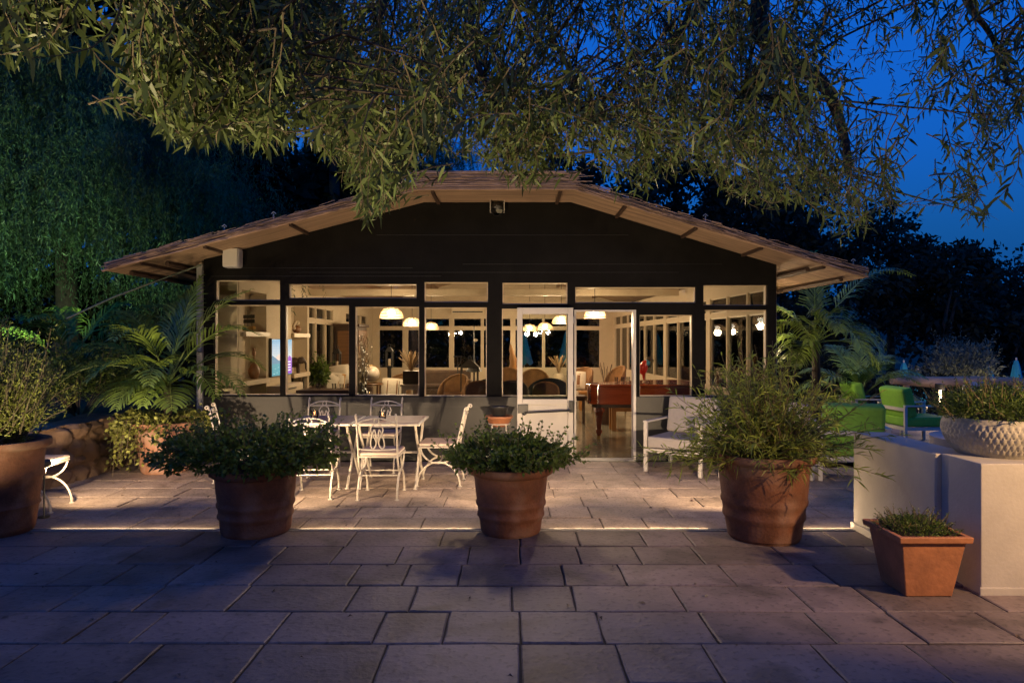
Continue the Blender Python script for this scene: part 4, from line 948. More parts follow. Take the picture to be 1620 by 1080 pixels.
def sofa(label, loc_, rz, L, m):
    t = thing('sofa', label, 'sofa', loc_, rz)
    MB().box(-L/2, L/2, -.40, .40, .10, .40).build('base', m, t, bevel=.03)
    for k in range(2): MB().box(-L/2 + .16 + k*(L/2 - .155), -.005 + k*(L/2 - .155), -.20, .40, .402, .50).build('seat', m, t, bevel=.03)
    MB().box(-L/2, L/2, -.42, -.21, .402, .86).build('backrest', m, t, bevel=.05)
    for s in (-1, 1): MB().box(min(s*L/2, s*(L/2-.15)), max(s*L/2, s*(L/2-.15)), -.205, .40, .402, .62).build('armrest', m, t, bevel=.04)
    for sx in (-1, 1):
        for sy in (-1, 1): MB().tube([(sx*(L/2-.1), sy*.3, .10), (sx*(L/2-.1), sy*.3, 0)], .025, 8).build('leg', M['dark_wood'], t)
sofa('dark brown sofa heaped with cushions along the shelf side of the room', (-3.62, 14.95, 0), R(-90), 1.9, M['brown_fabric'])
sofa('brown sofa against the far glazing behind the fourth window', (at(700, 18.6), 18.6, 0), R(180), 1.5, M['brown_fabric'])
def cushion(label, loc_, rot, m, stripes=None, s=.44):
    t = thing('cushion', label, 'cushion', loc_); b = MB(); n = 10
    for sd_ in (1, -1):
        n0 = len(b.v)
        for j in range(n + 1):
            for i in range(n + 1):
                u, v = 2*i/n - 1, 2*j/n - 1; k = max(0, (1 - u**4) * (1 - v**4)); b.v.append((u*s/2*(1 - .06*v*v), sd_*(.008 + .08*k), v*s/2*(1 - .06*u*u)))
        for j in range(n):
            for i in range(n): q = n0 + j*(n+1) + i; b.f.append((q, q+1, q+n+2, q+n+1)[::sd_])
    E = Matrix.Rotation(rot[2], 4, 'Z') @ Matrix.Rotation(rot[0], 4, 'X') @ Matrix.Rotation(rot[1], 4, 'Y')
    b.xf(E).build('cover', m, t, smooth=True)
    for (u0, u1, mm) in stripes or ():
        c = MB(); k = 8
        for j in range(k + 1):
            v = 2*j/k - 1
            for u in (u0, u1): kk = max(0, (1 - u**4) * (1 - v**4)); c.v.append((u*s/2, -(.0115 + .08*kk), v*s/2*.95))
        for j in range(k): c.f.append((j*2, j*2+1, j*2+3, j*2+2))
        c.xf(E).build('stripe', mm, t)
for L_, p_, rz_, m_, st_ in (('white cushion standing on its corner on the dark sofa', (at(516, 14.2), 14.2, .80), (R(-10), R(28), R(20)), M['cream_fabric'], ()),
        ('ochre and black striped cushion on the dark sofa', (at(530, 14.4), 14.35, .78), (R(-12), R(8), R(15)), M['cream_fabric'], ((-.9, -.55, M['black_fabric']), (-.45, -.2, M['ochre']), (-.1, .25, M['black_fabric']), (.35, .95, M['ochre']))),
        ('big white cushion behind the striped one at the end of the dark sofa', (at(538, 15), 15.0, .92), (R(-14), R(-8), R(12)), M['cream_fabric'], ()),
        ('cream cushion with thin brown stripes on the wicker armchair by the globe', (at(622, 13.3), 13.25, .72), (R(-12), R(4), R(8)), M['cream_fabric'], ((-.5, -.42, M['leather']), (.3, .42, M['leather']), (.5, .56, M['dark_wood']))),
        ('cream and brown cushion on the wicker armchair at the back of the doorway', (at(913, 16.8), 16.75, .70), (R(-10), R(0), R(-25)), M['cream_fabric'], ((.1, .45, M['leather']),))):
    cushion(L_, p_, rz_, m_, st_)
def low_table(name, label, loc_, w_, d_, h, m, cat='table', rz=0, tr=.02):
    t = thing(name, label, cat, loc_, rz); MB().box(-w_/2, w_/2, -d_/2, d_/2, h - .04, h).build('tabletop', m, t, bevel=.006)
    for sx in (-1, 1):
        for sy in (-1, 1): MB().box(sx*(w_/2-.04)-tr, sx*(w_/2-.04)+tr, sy*(d_/2-.04)-tr, sy*(d_/2-.04)+tr, 0, h - .04).build('leg', m, t)
    MB().box(-w_/2+.05, w_/2-.05, -d_/2+.03, d_/2-.03, h - .10, h - .041).build('apron', m, t); return t
low_table('dark_table', 'dark wooden table below the cushions behind the second window', (at(522, 12.2), 12.2, 0), 1.1, .6, .80, M['dark_wood'])
for k, (dx, dy) in enumerate(((-.2, 0), (.05, .08), (.22, -.05))):
    jar_('drinking_glass', 'clear glass on the dark wooden table behind the second window', (at(522, 12.2) + dx, 12.2 + dy, .80), [(.001, .004), (.03, .004), (.04, .10), (.038, .10), (.028, .01)], M['clear'], 'glass')['group'] = 'glasses on the dark table'
low_table('white_console', 'small white console table carrying the dark box of dried grass', (at(651, 12.4), 12.4, 0), .36, .34, .88, M['cream_wood'])
def dried(name, label, loc_, hgt, spread, n, pot_prof, pm, sq=None, cat='dried plant'):
    t = thing(name, label, cat, loc_); z = pot_prof[-1][1] if pot_prof else sq[2]
    if sq: MB().box(-sq[0], sq[0], -sq[1], sq[1], 0, sq[2]).build('box', pm, t, bevel=.005)
    else: MB().lathe(pot_prof, 24).build('vase', pm, t, smooth=True)
    b = MB()
    for k in range(n):
        a = random.uniform(0, 2*PI); s = random.uniform(.1, 1) * spread; h = hgt * random.uniform(.6, 1)
        b.tube([(0, 0, z - .03), (s*.4*math.cos(a), s*.4*math.sin(a), z + h*.5), (s*math.cos(a), s*math.sin(a), z + h)], [.004, .004, .007], 4)
    b.build('stem', M['dark_wood'] if name == 'reed_sticks' else M['dry'], t)
dried('dried_grass', 'dried grass fanning from a dark square box on the white console', (at(651, 12.4), 12.4, .88), .38, .28, 46, None, M['dark_wood'], (.14, .12, .24))
dried('dried_grass', 'dried grass in a pale vase behind the black armchair in the door leaf glass', (at(884, 16), 16, .55), .42, .32, 50, [(.001, 0), (.10, 0), (.16, .12), (.15, .28), (.09, .36)], M['cream'])
low_table('side_table', 'small wooden table under the pale vase of dried grass', (at(884, 16), 16, 0), .5, .5, .55, M['wood'])
dried('reed_sticks', 'thin dark sticks rising from a vase behind the grand piano', (at(958, 13.6), 13.6, .0), .62, .26, 14, [(.001, 0), (.08, 0), (.09, .3), (.07, .5), (.05, .62)], M['dark_wood'])
low_table('side_table', 'thin legged dark side table at the edge of the doorway', (at(913, 13.6), 13.6, 0), .34, .34, .58, M['dark_wood'], tr=.012)
low_table('wooden_stool', 'pale wooden stool beside the wicker armchair in the doorway', (at(929, 16.4), 16.4, 0), .42, .40, .46, M['honey_wood'], 'stool')
low_table('piano_bench', 'honey coloured wooden bench under the grand piano', (at(992, 12.75), 12.75, 0), .62, .38, .46, M['honey_wood'], 'bench', tr=.04)
def branch_vase():
    t = thing('branch_vase', 'tall glass vase packed with lit pale branches at the edge of the globe window', 'vase', (at(571, 10.3), 10.3, 0))
    MB().lathe([(.001, .0), (.085, 0), (.085, 1.2), (.08, 1.2), (.08, .01)], 24).build('vase', M['clear'], t, smooth=True)
    b = MB(); f_ = MB(); rd_ = random.Random(5)
    for k in range(80):
        x, y = rd_.uniform(-.06, .06), rd_.uniform(-.06, .06); z = .02; pts = [(x, y, z)]; top = rd_.uniform(.9, 1.72)
        while z < top:
            z += rd_.uniform(.06, .12); lim = .07 if z < 1.18 else .17
            x = min(lim, max(-lim, x + rd_.uniform(-.045, .05))); y = min(lim, max(-lim, y + rd_.uniform(-.045, .045))); pts.append((x, y, z))
            if rd_.random() < .13: f_.ball((x + .008, y, z), .0065, 6, 4)
        b.tube(pts, .0045, 5)
    b.build('branch', M['pale_branch'], t); f_.build('fairy_lights', M['fairy'], t)
branch_vase()
def globe():
    t = thing('floor_globe', 'pale antique globe in a round wooden floor stand behind the third window', 'globe', (at(588, 13.0), 13.0, 0)); z = 1.03
    MB().ball((0, 0, z), .15, 28, 18).build('ball', M['globe'], t, smooth=True)
    b = MB().tube(arc(0, z, .166, .166, 0, 352, 36, lambda x, q: (x*.9, x*.43, q)), .006, 6, True).build('meridian', M['brass'], t)
    b = MB().tube(arc(0, 0, .20, .20, 0, 352, 36, lambda x, y: (x, y, .84)), .022, 8, True); b.tube(arc(0, 0, .17, .17, 0, 352, 36, lambda x, y: (x, y, .30)), .012, 6, True)
    b.tube([(-.2, 0, .84), (0, 0, .85), (.2, 0, .84)], .012, 6).build('stand_ring', M['wood'], t)
    for k in range(4):
        a = PI/4 + PI/2*k; c_, s_ = math.cos(a), math.sin(a); MB().tube([(.2*c_, .2*s_, .84), (.17*c_, .17*s_, .5), (.17*c_, .17*s_, .3), (.23*c_, .23*s_, 0)], [.02, .016, .016, .014], 8).build('leg', M['wood'], t)
globe()
def lantern(label, x, y, z0, w_, h, cat='lantern'):
    t = thing('lantern', label, cat, (x, y, z0)); k = .012; a = w_/2; b = MB().box(-a, a, -a, a, 0, .03).box(-a, a, -a, a, h*.68, h*.68+.02)
    for sx in (-1, 1):
        for sy in (-1, 1): b.box(sx*(a-k)-k, sx*(a-k)+k, sy*(a-k)-k, sy*(a-k)+k, .03, h*.68)
    b.build('cage', M['dark_metal'], t)
    n0 = MB(); n0.v = [(-a*1.15, -a*1.15, h*.70), (a*1.15, -a*1.15, h*.70), (a*1.15, a*1.15, h*.70), (-a*1.15, a*1.15, h*.70), (-.03, -.03, h*.9), (.03, -.03, h*.9), (.03, .03, h*.9), (-.03, .03, h*.9)]
    n0.f = [(3, 2, 1, 0), (4, 5, 6, 7), (0, 1, 5, 4), (1, 2, 6, 5), (2, 3, 7, 6), (3, 0, 4, 7)]; n0.tube(arc(0, h*.95, .035, .05, -90, 260, 14, lambda x_, q: (x_, 0, q)), .006, 6)
    n0.build('roof_cap', M['dark_metal'], t)
    MB().lathe([(.001, .03), (w_*.2, .03), (w_*.2, h*.35), (.001, h*.36)], 16).build('candle_stick', M['cream'], t)
def pillar(name, label, x, y, h, r, m, cat): jar_(name, label, (x, y, 0), [(.001, 0), (r*1.5, 0), (r*1.5, .03), (r, .06), (r, h - .04), (r*1.4, h - .02), (r*1.4, h), (.001, h)], m, cat)
pillar('lantern_stand', 'slim dark stand under the small lantern behind the second window', at(533, 15.4), 15.4, 1.02, .05, M['dark_metal'], 'stand')
lantern('small dark lantern with peaked roof on a slim stand by the dark sofa', at(533, 15.4), 15.4, 1.02, .16, .52)
pillar('lantern_stand', 'slim dark stand under the lantern behind the globe', at(616, 17), 17, 1.02, .05, M['dark_metal'], 'stand')
lantern('small dark lantern with peaked roof behind the globe', at(616, 17), 17, 1.02, .17, .55)
low_table('coffee_table', 'wooden table under the big black cage lantern', (at(738, 14.2), 14.2, 0), .9, .6, .60, M['wood'])
lantern('big black cage lantern with peaked roof on the wooden table beside the tan chair', at(743, 14.2), 14.2, .60, .36, .74)
def stand_lamp():
    x, y = at(750, 16.5), 16.5
    t = thing('floor_lamp', 'thin dark pole lamp with a wide cone foot behind the cage lantern', 'lamp', (x, y, 0))
    MB().lathe([(.001, 0), (.16, 0), (.16, .02), (.03, .05), (.02, .9), (.20, .93), (.18, .97), (.05, 1.10), (.018, 1.2), (.012, 2.02), (.001, 2.02)], 24).build('pole', M['dark_metal'], t, smooth=True)
    MB().ball((.04, -.03, 1.68), (.05, .05, .04), 12, 8).build('lamp_shade', M['cream'], t, smooth=True)
    t2 = thing('candle_holder', 'slender black three pronged candle holder beside the cage lantern', 'candle holder', (at(724, 15), 15, 0))
    b = MB().tube([(0, 0, 0), (0, 0, 1.2)], .012, 8).lathe([(.001, 0), (.13, 0), (.1, .02), (.001, .03)], 20)
    b.build('pole', M['dark_metal'], t2); c = MB()
    for dx in (-.07, 0, .07): c.tube([(0, 0, 1.1), (dx, 0, 1.18), (dx, 0, 1.32)], .009, 6).lathe([(.001, 1.31), (.03, 1.31), (.03, 1.33), (.001, 1.33)], 10, (dx, 0, 0))
    c.build('prong', M['dark_metal'], t2)
stand_lamp()
def cabinet():
    t = thing('cabinet', 'tall dark wooden cabinet in the back corner past the sofa', 'cabinet', (-3.95, 16.75, 0)); MB().box(-.28, .28, -.5, .5, 0, 2.0).build('body', M['dark_wood'], t, bevel=.01)
    for s in (-1, 1): MB().box(.282, .30, min(s*.01, s*.47), max(s*.01, s*.47), .08, 1.92).build('door', M['wood'], t, bevel=.006)
    MB().box(-.31, .33, -.54, .54, 2.0, 2.07).build('cornice', M['dark_wood'], t, bevel=.01)
    MB().box(-.2, .2, -.52, -.502, .1, 1.9).build('side_panel', M['wood'], t)
cabinet()
bush('house_plant', 'dark leafy house plant behind the second window next to the shelf end', (-3.93, 13.85, .98), (.20, .22, .24), 1000, .085, .045, M['mint'], root=(-3.93, 13.85, .6), sprigs=14, low=-.8)
jar_('plant_tub', 'dark tub of the leafy house plant by the shelf end', (-3.93, 13.85, 0), [(.001, 0), (.16, 0), (.20, .5), (.22, .62), (.19, .62), (.18, .56), (.001, .56)], M['dark_wood'], 'tub')
def sculpture():
    x, y = at(810, 15.6), 15.6
    bx_ = MB().box(-.16, .16, -.16, .16, 0, .95).build('plinth', M['cream_wood'], bevel=.01); bx_.location = (x, y, 0); tag(bx_, 'pale square plinth under the carved wooden figure', 'plinth')
    b = MB().lathe([(.001, 0), (.09, 0), (.10, .06), (.075, .2), (.085, .3), (.055, .42), (.05, .5), (.02, .62), (.001, .64)], 16); 
    for i in range(len(b.v)):
        q = b.v[i]; b.v[i] = (q[0] + .03*math.sin(q[2]*7), q[1]*.8, q[2])
    o = b.build('carved_figure', M['honey_wood'], smooth=True); o.location = (x, y, .95); tag(o, 'slender twisted wooden carving behind the strip of window by the door leaf', 'sculpture')
sculpture()
def piano():
    t = thing('grand_piano', 'polished red brown grand piano standing in the open doorway', 'piano', (1.28, 11.35, 0)); L = 1.9
    def outline(o=0):
        pts = [(L - o, o), (L - o, 1.42 - o), (L - .42, 1.42 - o)]
        for k in range(1, 10):
            u = k / 10; pts.append((L - .42 - (L - .52) * u, 1.42 - o - .82 * (.5 - .5 * math.cos(PI * u))))
        for k in range(10): a = PI/2 + PI/2 * k / 9; pts.append((.30 + (.30 - o) * math.cos(a), .30 + (.30 - o) * math.sin(a)))
        pts += [(o, .22), (.04 + o, .06 + o), (.14, o)]
        return pts[::-1]
    MB().prismz(outline(), .60, .90).build('body', M['mahogany'], t, bevel=.008)
    MB().prismz(outline(-.02), .903, .935).build('lid', M['mahogany'], t, bevel=.008)
    MB().prismz(outline(.08), .54, .599).build('soundboard', M['dark_wood'], t)
    MB().box(L - .28, L + .12, .06, 1.36, .60, .66).build('key_bed', M['mahogany'], t, bevel=.006); MB().box(L + .002, L + .11, .1, 1.32, .661, .68).build('keyboard', M['cream_wood'], t)
    for x, y in ((.19, .22), (L - .22, .14), (L - .22, 1.26)):
        g_ = MB()
        for (r0, z0, r1, z1) in ((.085, .54, .085, .47), (.07, .47, .055, .40), (.052, .40, .034, .16), (.05, .16, .05, .10), (.035, .10, .03, .06)):
            n0 = len(g_.v); g_.v += [(x + sx*r0, y + sy*r0, z0) for sx, sy in ((-1,-1),(1,-1),(1,1),(-1,1))] + [(x + sx*r1, y + sy*r1, z1) for sx, sy in ((-1,-1),(1,-1),(1,1),(-1,1))]
            g_.f += [tuple(n0 + i for i in q) for q in ((0,1,2,3), (7,6,5,4), (0,4,5,1), (1,5,6,2), (2,6,7,3), (3,7,4,0))]
        lg = g_.build('leg', M['mahogany'], t); MB().lathe([(.001, 0), (.028, .0), (.028, .05), (.015, .062)], 14, (x, y, 0)).build('castor', M['brass'], lg)
    MB().box(L - .5, L - .42, .55, .62, .05, .55).box(L - .5, L - .42, .78, .85, .05, .55).box(L - .56, L - .36, .52, .88, .03, .07).build('pedal_lyre', M['mahogany'], t)
piano()
def bird():
    t = thing('bird_ornament', 'red bird ornament with blue neck and dark head on a thin stand on the piano', 'ornament', (at(1021, 12), 12.0, .936))
    MB().lathe([(.001, 0), (.06, 0), (.055, .014), (.012, .02), (.006, .03), (.006, .15), (.001, .15)], 16).build('stand', M['cream'], t)
    b = MB().tube([(-.03, 0, .12), (-.045, 0, .18), (-.04, 0, .26), (-.01, 0, .33), (.02, 0, .37)], [.02, .07, .085, .06, .035], 14); b.tube([(-.03, 0, .14), (-.03, 0, .08), (-.02, 0, .02)], [.03, .022, .006], 8)
    b.build('body', M['red'], t, smooth=True); MB().tube([(.015, 0, .30), (.035, 0, .35), (.045, 0, .385)], [.05, .05, .035], 14).build('neck', M['blue'], t, smooth=True)
    MB().ball((.065, 0, .40), (.055, .045, .045), 14, 10).tube([(.10, 0, .40), (.135, 0, .385), (.14, 0, .35)], [.025, .015, .003], 8).build('head', M['dark_wood'], t, smooth=True)
bird()
for dx in (0, .12, .22): jar_('glass_jar', 'small glass jar on the lid of the grand piano', (at(975, 12.1) + dx, 12.1 + dx * .3, .936), [(.001, .004), (.03, .004), (.032, .085), (.03, .085), (.028, .01)], M['clear'], 'jar')['group'] = 'glass jars on the piano'
ac = thing('air_conditioner', 'long pale air conditioner high on the far gable', 'air conditioner', (-1.35, YB - .01, 2.50))
MB().box(-.5, .5, -.24, -.005, 0, .28).build('body', M['cream_wood'], ac, bevel=.02); MB().box(-.46, .46, -.246, -.241, .03, .07).build('outlet', M['dark_metal'], ac)
# ------------------------------------------------------------ lamps on the terrace, all modelled fixtures
def uplight(label, x, y, aim, power, angle, color=WARM2, z=0.0, group='small ground spotlights', blend=.7, spike=0.0):
    t = thing('ground_spotlight', label, 'spotlight', (x, y, z), 0, group)
    MB().lathe([(.001, 0), (.05, 0), (.05, .012), (.001, .014)], 18).tube([(0, 0, .01), (0, 0, .07 + spike)], .008, 6).build('base', M['dark_metal'], t)
    d = (Vector(aim) - Vector((x, y, z + .10 + spike))).normalized(); Q = d.to_track_quat('Z', 'Y').to_matrix().to_4x4()
    MB().lathe([(.001, -.06), (.035, -.055), (.04, .04), (.036, .04), (.034, .02)], 18).xf(Matrix.Translation((0, 0, .10 + spike)) @ Q).build('lamp_head', M['dark_metal'], t, smooth=True)
    MB().lathe([(.001, .022), (.033, .022)], 18).xf(Matrix.Translation((0, 0, .10 + spike)) @ Q).build('lens', M['lens'], t)
    p = Vector((x, y, z + .10 + spike)) + d * .05
    lamp('spotlight_lamp', 'SPOT', p, power, color, t, .03, aim=aim, angle=angle, blend=blend)
uplight('ground spotlight on a spike behind the pot of the wide bush', -2.23, 6.36, (-2.0, 9.4, .75), PW_FLOOD, 146, blend=1, spike=.46)
uplight('ground spotlight on a spike behind the pot before the white door', -0.05, 6.36, (-0.2, 9.4, .75), PW_FLOOD, 146, blend=1, spike=.46)
uplight('ground spotlight on a spike behind the tallest terracotta pot', 2.10, 6.32, (1.9, 9.4, .75), PW_FLOOD, 146, blend=1, spike=.46)
uplight('ground spotlight on a spike behind the pot at the picture edge', -4.40, 6.42, (-4.0, 9.4, .8), PW_FLOOD, 146, blend=1, spike=.4)
uplight('added unseen spotlight behind the tallest pot, filling the white wall end', 2.42, 6.24, (3.1, 5.55, .35), 16, 95)  # added lamp that warms the wall face, no source seen here
# ------------------------------------------------------------ the olive-like tree that hangs over the terrace
def overhead():
    t = thing('overhanging_tree', 'big tree with long narrow leaves hanging over the top of the view', 'tree', (4.7, 2.7, -.02)); lo = np.array([4.7, 2.7, -.02]); parts = []; tw = MB(); lb = MB()
    bx_ = [0, 115, 118, 200, 240, 300, 350, 420, 470, 520, 555, 580, 610, 640, 700, 760, 830, 880, 960, 1000, 1040, 1100, 1160, 1230, 1285, 1320, 1345, 1400, 1450, 1500, 1530, 1560, 1590, 1620, 1800]
    by_ = [105, 80, 45, 70, 200, 245, 215, 245, 215, 240, 330, 365, 330, 260, 235, 265, 305, 255, 265, 315, 300, 270, 320, 335, 300, 380, 385, 370, 300, 285, 370, 360, 215, 180, 160]
    holes_ = [(940, 130, 70, 65, .88), (860, 110, 35, 40, .7), (740, 170, 30, 30, .75), (1030, 40, 45, 35, .5), (1390, 190, 95, 110, .72), (1480, 240, 70, 60, .9), (1560, 60, 70, 60, .5), (1290, 240, 45, 35, .45), (160, 30, 60, 60, .7), (1150, 170, 40, 30, .3)]
    n = 0; tries = 0; anchors = []
    while n < 3900 and tries < 90000:
        tries += 1
        px = random.uniform(-60, 1720); lim = np.interp(px, bx_, by_)
        py = lim - abs(random.gauss(0, 1)) * 170 if random.random() < .75 else random.uniform(-160, lim)
        if 850 < px < 1470 and py > lim - 55 and random.random() < .38: continue
        if py < -220: continue
        if 108 < px < 225 and random.random() < (.95 if py > 40 else .8): continue
        if px <= 108 and random.random() < .80: continue
        if px > 1330 and random.random() < .55: continue
        if any(((px-a)/c)**2 + ((py-b)/d)**2 < 1 and random.random() < p for a, b, c, d, p in holes_): continue
        if px < 130: Y = random.uniform(1.75, 2.2)
        elif px < 450: Y = random.uniform(2.1, 3.4) if random.random() < .5 else random.uniform(3, 5)
        else:
            Y = random.choice((random.uniform(2.8, 4.2), random.uniform(3.5, 5.2), random.uniform(4.5, 7.2)))
        if py > lim - 40: Y = min(Y, random.uniform(2.3, 3.8) if px < 700 else random.uniform(3.2, 4.6))
        tip = np.array(P(px, py, Y)); ln = random.uniform(.20, .46)
        d = unit(np.array([random.gauss(-.15 if px < 900 else .1, .45), random.gauss(0, .4), -abs(random.gauss(.75, .35))]))
        b0 = tip - d * ln; k = 6
        if b0[2] < 2.0: continue
        side = unit(np.cross(d, rng.normal(size=3))); pts = np.array([b0 + d * ln * u + side * .05 * ln / .3 * math.sin(u * PI) for u in np.linspace(0, 1, k)])
        tw.tube([p - lo for p in pts], [.0034 - .0024 * u for u in np.linspace(0, 1, k)], 4)
        nl = int(ln * random.uniform(42, 62)); u = np.linspace(.08, 1, nl); x = u * (k - 1); i = np.minimum(x.astype(int), k - 2); fr = (x - i)[:, None]
        q = pts[i] * (1 - fr) + pts[i + 1] * fr; e1 = unit(np.cross(d, rng.normal(size=3))); e2 = np.cross(d, e1)
        an = np.arange(nl) * 2.4 + random.random() * 6; out = np.cos(an)[:, None] * e1 + np.sin(an)[:, None] * e2
        D = out * .75 + d * .62 + rng.normal(size=(nl, 3)) * .18; sz = rng.uniform(.045, .088, nl) * random.uniform(.75, 1.1) * (1 if Y < 3 else .92) * (1 - .35 * (u > .9))
        parts.append(leaves(q - lo, D, sz, sz * rng.uniform(.17, .225, nl), .22, 'long')); n += 1
        if n % 9 == 0 and px > 240: anchors.append(b0)
    # unseen rest of the crown, added over and behind the viewer to shade the pavement
    q = np.stack([rng.uniform(-6.5, 7.5, 15000), rng.uniform(-4.5, 6.5, 15000), np.zeros(15000)], 1)
    q[:, 2] = np.maximum(3.4, 2.55 + .62 * q[:, 1]) + rng.uniform(0, 1, 15000) ** 2 * 2.2
    keep = np.array([mnoise.noise((a * .9, b * .9, 5)) for a, b, c in q]) > -.25
    q = q[keep]; parts.append(leaves(q - lo, rng.normal(size=q.shape) + np.array([0, 0, -.3]), .17, .05, .1))
    V, F = join(parts); build_np('foliage', V, F, M['olive'], t)
    # limbs: trunk out of view, boughs reaching over
    L_ = lambda *ps: [Vector(p) - Vector(lo) for p in ps]
    boughs = [[(4.7, 2.7, 3.2), (4.2, 3.2, 4.3), P(1500, -190, 4.4), P(1330, -150, 4.6), P(1170, -110, 4.8), P(900, -130, 5.0), P(640, -90, 4.6), P(430, -120, 3.6), P(250, -140, 3.0)],
              [P(1250, -150, 4.7), P(1200, 10, 4.75), P(1222, 80, 4.75), P(1300, 130, 4.7), P(1335, 215, 4.7), P(1345, 290, 4.6)],
              [P(1180, -60, 4.75), P(1070, 60, 4.4), P(1140, 120, 4.3), P(1180, 160, 4.2)], [P(900, -130, 5.0), P(870, 30, 4.7), P(900, 110, 4.5), P(930, 210, 4.2)],
              [P(640, -90, 4.6), P(600, 40, 4.2), P(640, 130, 3.9), P(655, 200, 3.8)], [P(430, -120, 3.6), P(350, 0, 3.0), P(330, 110, 2.6), P(305, 190, 2.4)],
              [P(1500, -190, 4.4), P(1520, -20, 4.2), P(1570, 60, 4.2), P(1600, 150, 4.2)], [P(250, -140, 3.0), P(120, -90, 2.3), P(50, -10, 2.0), P(45, 60, 1.95)],
              [P(760, -100, 4.8), P(745, 60, 4.3), P(790, 180, 4.0), P(805, 270, 3.9)], [P(1222, 80, 4.75), P(1190, 170, 4.6), P(1190, 230, 4.5)]]
    rad = [[.20, .17, .14, .13, .11, .09, .07, .05, .03], [.07, .06, .055, .045, .03, .015]]
    for i, bgh in enumerate(boughs):
        r = rad[i] if i < 2 else [.028 - .020 * k / (len(bgh) - 1) for k in range(len(bgh))]
        sm = []; sr = []
        for a in range(len(bgh) - 1):                  # catmull-rom
            p0, p1, p2, p3 = [Vector(bgh[min(max(a + o, 0), len(bgh) - 1)]) for o in (-1, 0, 1, 2)]
            for s in (0, .25, .5, .75):
                sm.append(.5 * ((2*p1) + (p2 - p0)*s + (2*p0 - 5*p1 + 4*p2 - p3)*s*s + (3*p1 - p0 - 3*p2 + p3)*s**3) - Vector(lo)); sr.append(r[a] + (r[a+1] - r[a]) * s)
        lb.tube(sm, sr, 9); 
        for a in anchors:                              # side branches from the nearest bough points
            pass
        boughs[i] = sm
    allp = [p for b_ in boughs for p in b_]
    for a in anchors:
        a = Vector(a) - Vector(lo); q = min(allp, key=lambda p: (p - a).length); m = q.lerp(a, .5) + Vector((random.uniform(-.1, .1), random.uniform(-.1, .1), random.uniform(0, .12)))
        lb.tube([q, m, a], [.008, .006, .003], 5)
    lb.build('bough', M['bark'], t, smooth=True); tw.build('twig', M['twig'], t)
    MB().tube([(0, 0, 0), (.05, .02, .6), (-.03, .0, 1.6), (.02, .03, 2.6), (0, 0, 3.3)], [.34, .25, .22, .21, .20], 16).build('trunk', M['bark'], t, smooth=True)
overhead()

# ------------------------------------------------------------ weeping pepper tree behind the raised bed
def pepper(name, label, base, cc, cr, nclump, top_z):
    t = thing(name, label, 'tree', base); lo = np.array(base); parts = []
    for k in range(nclump):                            # hanging locks: strands longest in the middle of each lock
        d = unit(rng.normal(size=3)); d[2] = abs(d[2]) * .95 - .45; c = np.array(cc) + d * np.array(cr) * random.uniform(.5, 1); sp = random.uniform(.22, .5)
        ns = random.randint(16, 30); big = random.uniform(.9, 2.3); lean = rng.normal(size=2) * .12
        for s in range(ns):
            off = rng.normal(size=3) * np.array([sp, sp, sp * .35]) * .6; o = c + off; rr_ = min(1, np.hypot(off[0], off[1]) / sp); ln = big * (1.05 - .6 * rr_) * random.uniform(.8, 1.1); nl = int(40 * ln) + 4
            u = np.linspace(0, 1, nl); ou = off * .9
            q = o + np.stack([ou[0] * np.sqrt(u) + lean[0] * u, ou[1] * np.sqrt(u) + lean[1] * u, -ln * u + .18 * np.sin(u * 3)], 1) + rng.normal(size=(nl, 3)) * .010
            D = rng.normal(size=(nl, 3)) * .5 + np.array([0, 0, -.8]); parts.append(leaves(q - lo, D, rng.uniform(.05, .11, nl), .016, .1))
    V, F = join(parts); build_np('crown', V, F, M['pepper'], t)
    b = MB(); b.tube([(0, 0, 0), (.1, 0, 1.5), (-.1, .2, 3), (.2, .1, 4.6)], [.30, .22, .18, .15], 12)
    for k in range(9):
        a = 2 * PI * k / 9; b.tube([(.0, .1, 3.0 + .15 * k), (1.2 * math.cos(a), 1.0 * math.sin(a), 4.4 + .1 * k), (2.8 * math.cos(a), 2.0 * math.sin(a), 5.6 + .2 * k)], [.14, .09, .03], 8)
    b.build('trunk', M['bark'], t, smooth=True)
pepper('pepper_tree', 'huge weeping pepper tree with hanging green curtains of leaves beside the pavilion', (-9.2, 14.0, .57), (-8.9, 12.4, 5.0), (4.7, 2.0, 5.2), 330, 10)
pepper('pepper_tree', 'dark weeping tree rising behind the reed roof between the pepper tree and the ridge', (-3.8, 25.5, -.1), (-4.4, 25, 7.4), (6.2, 2.4, 5.0), 170, 12)
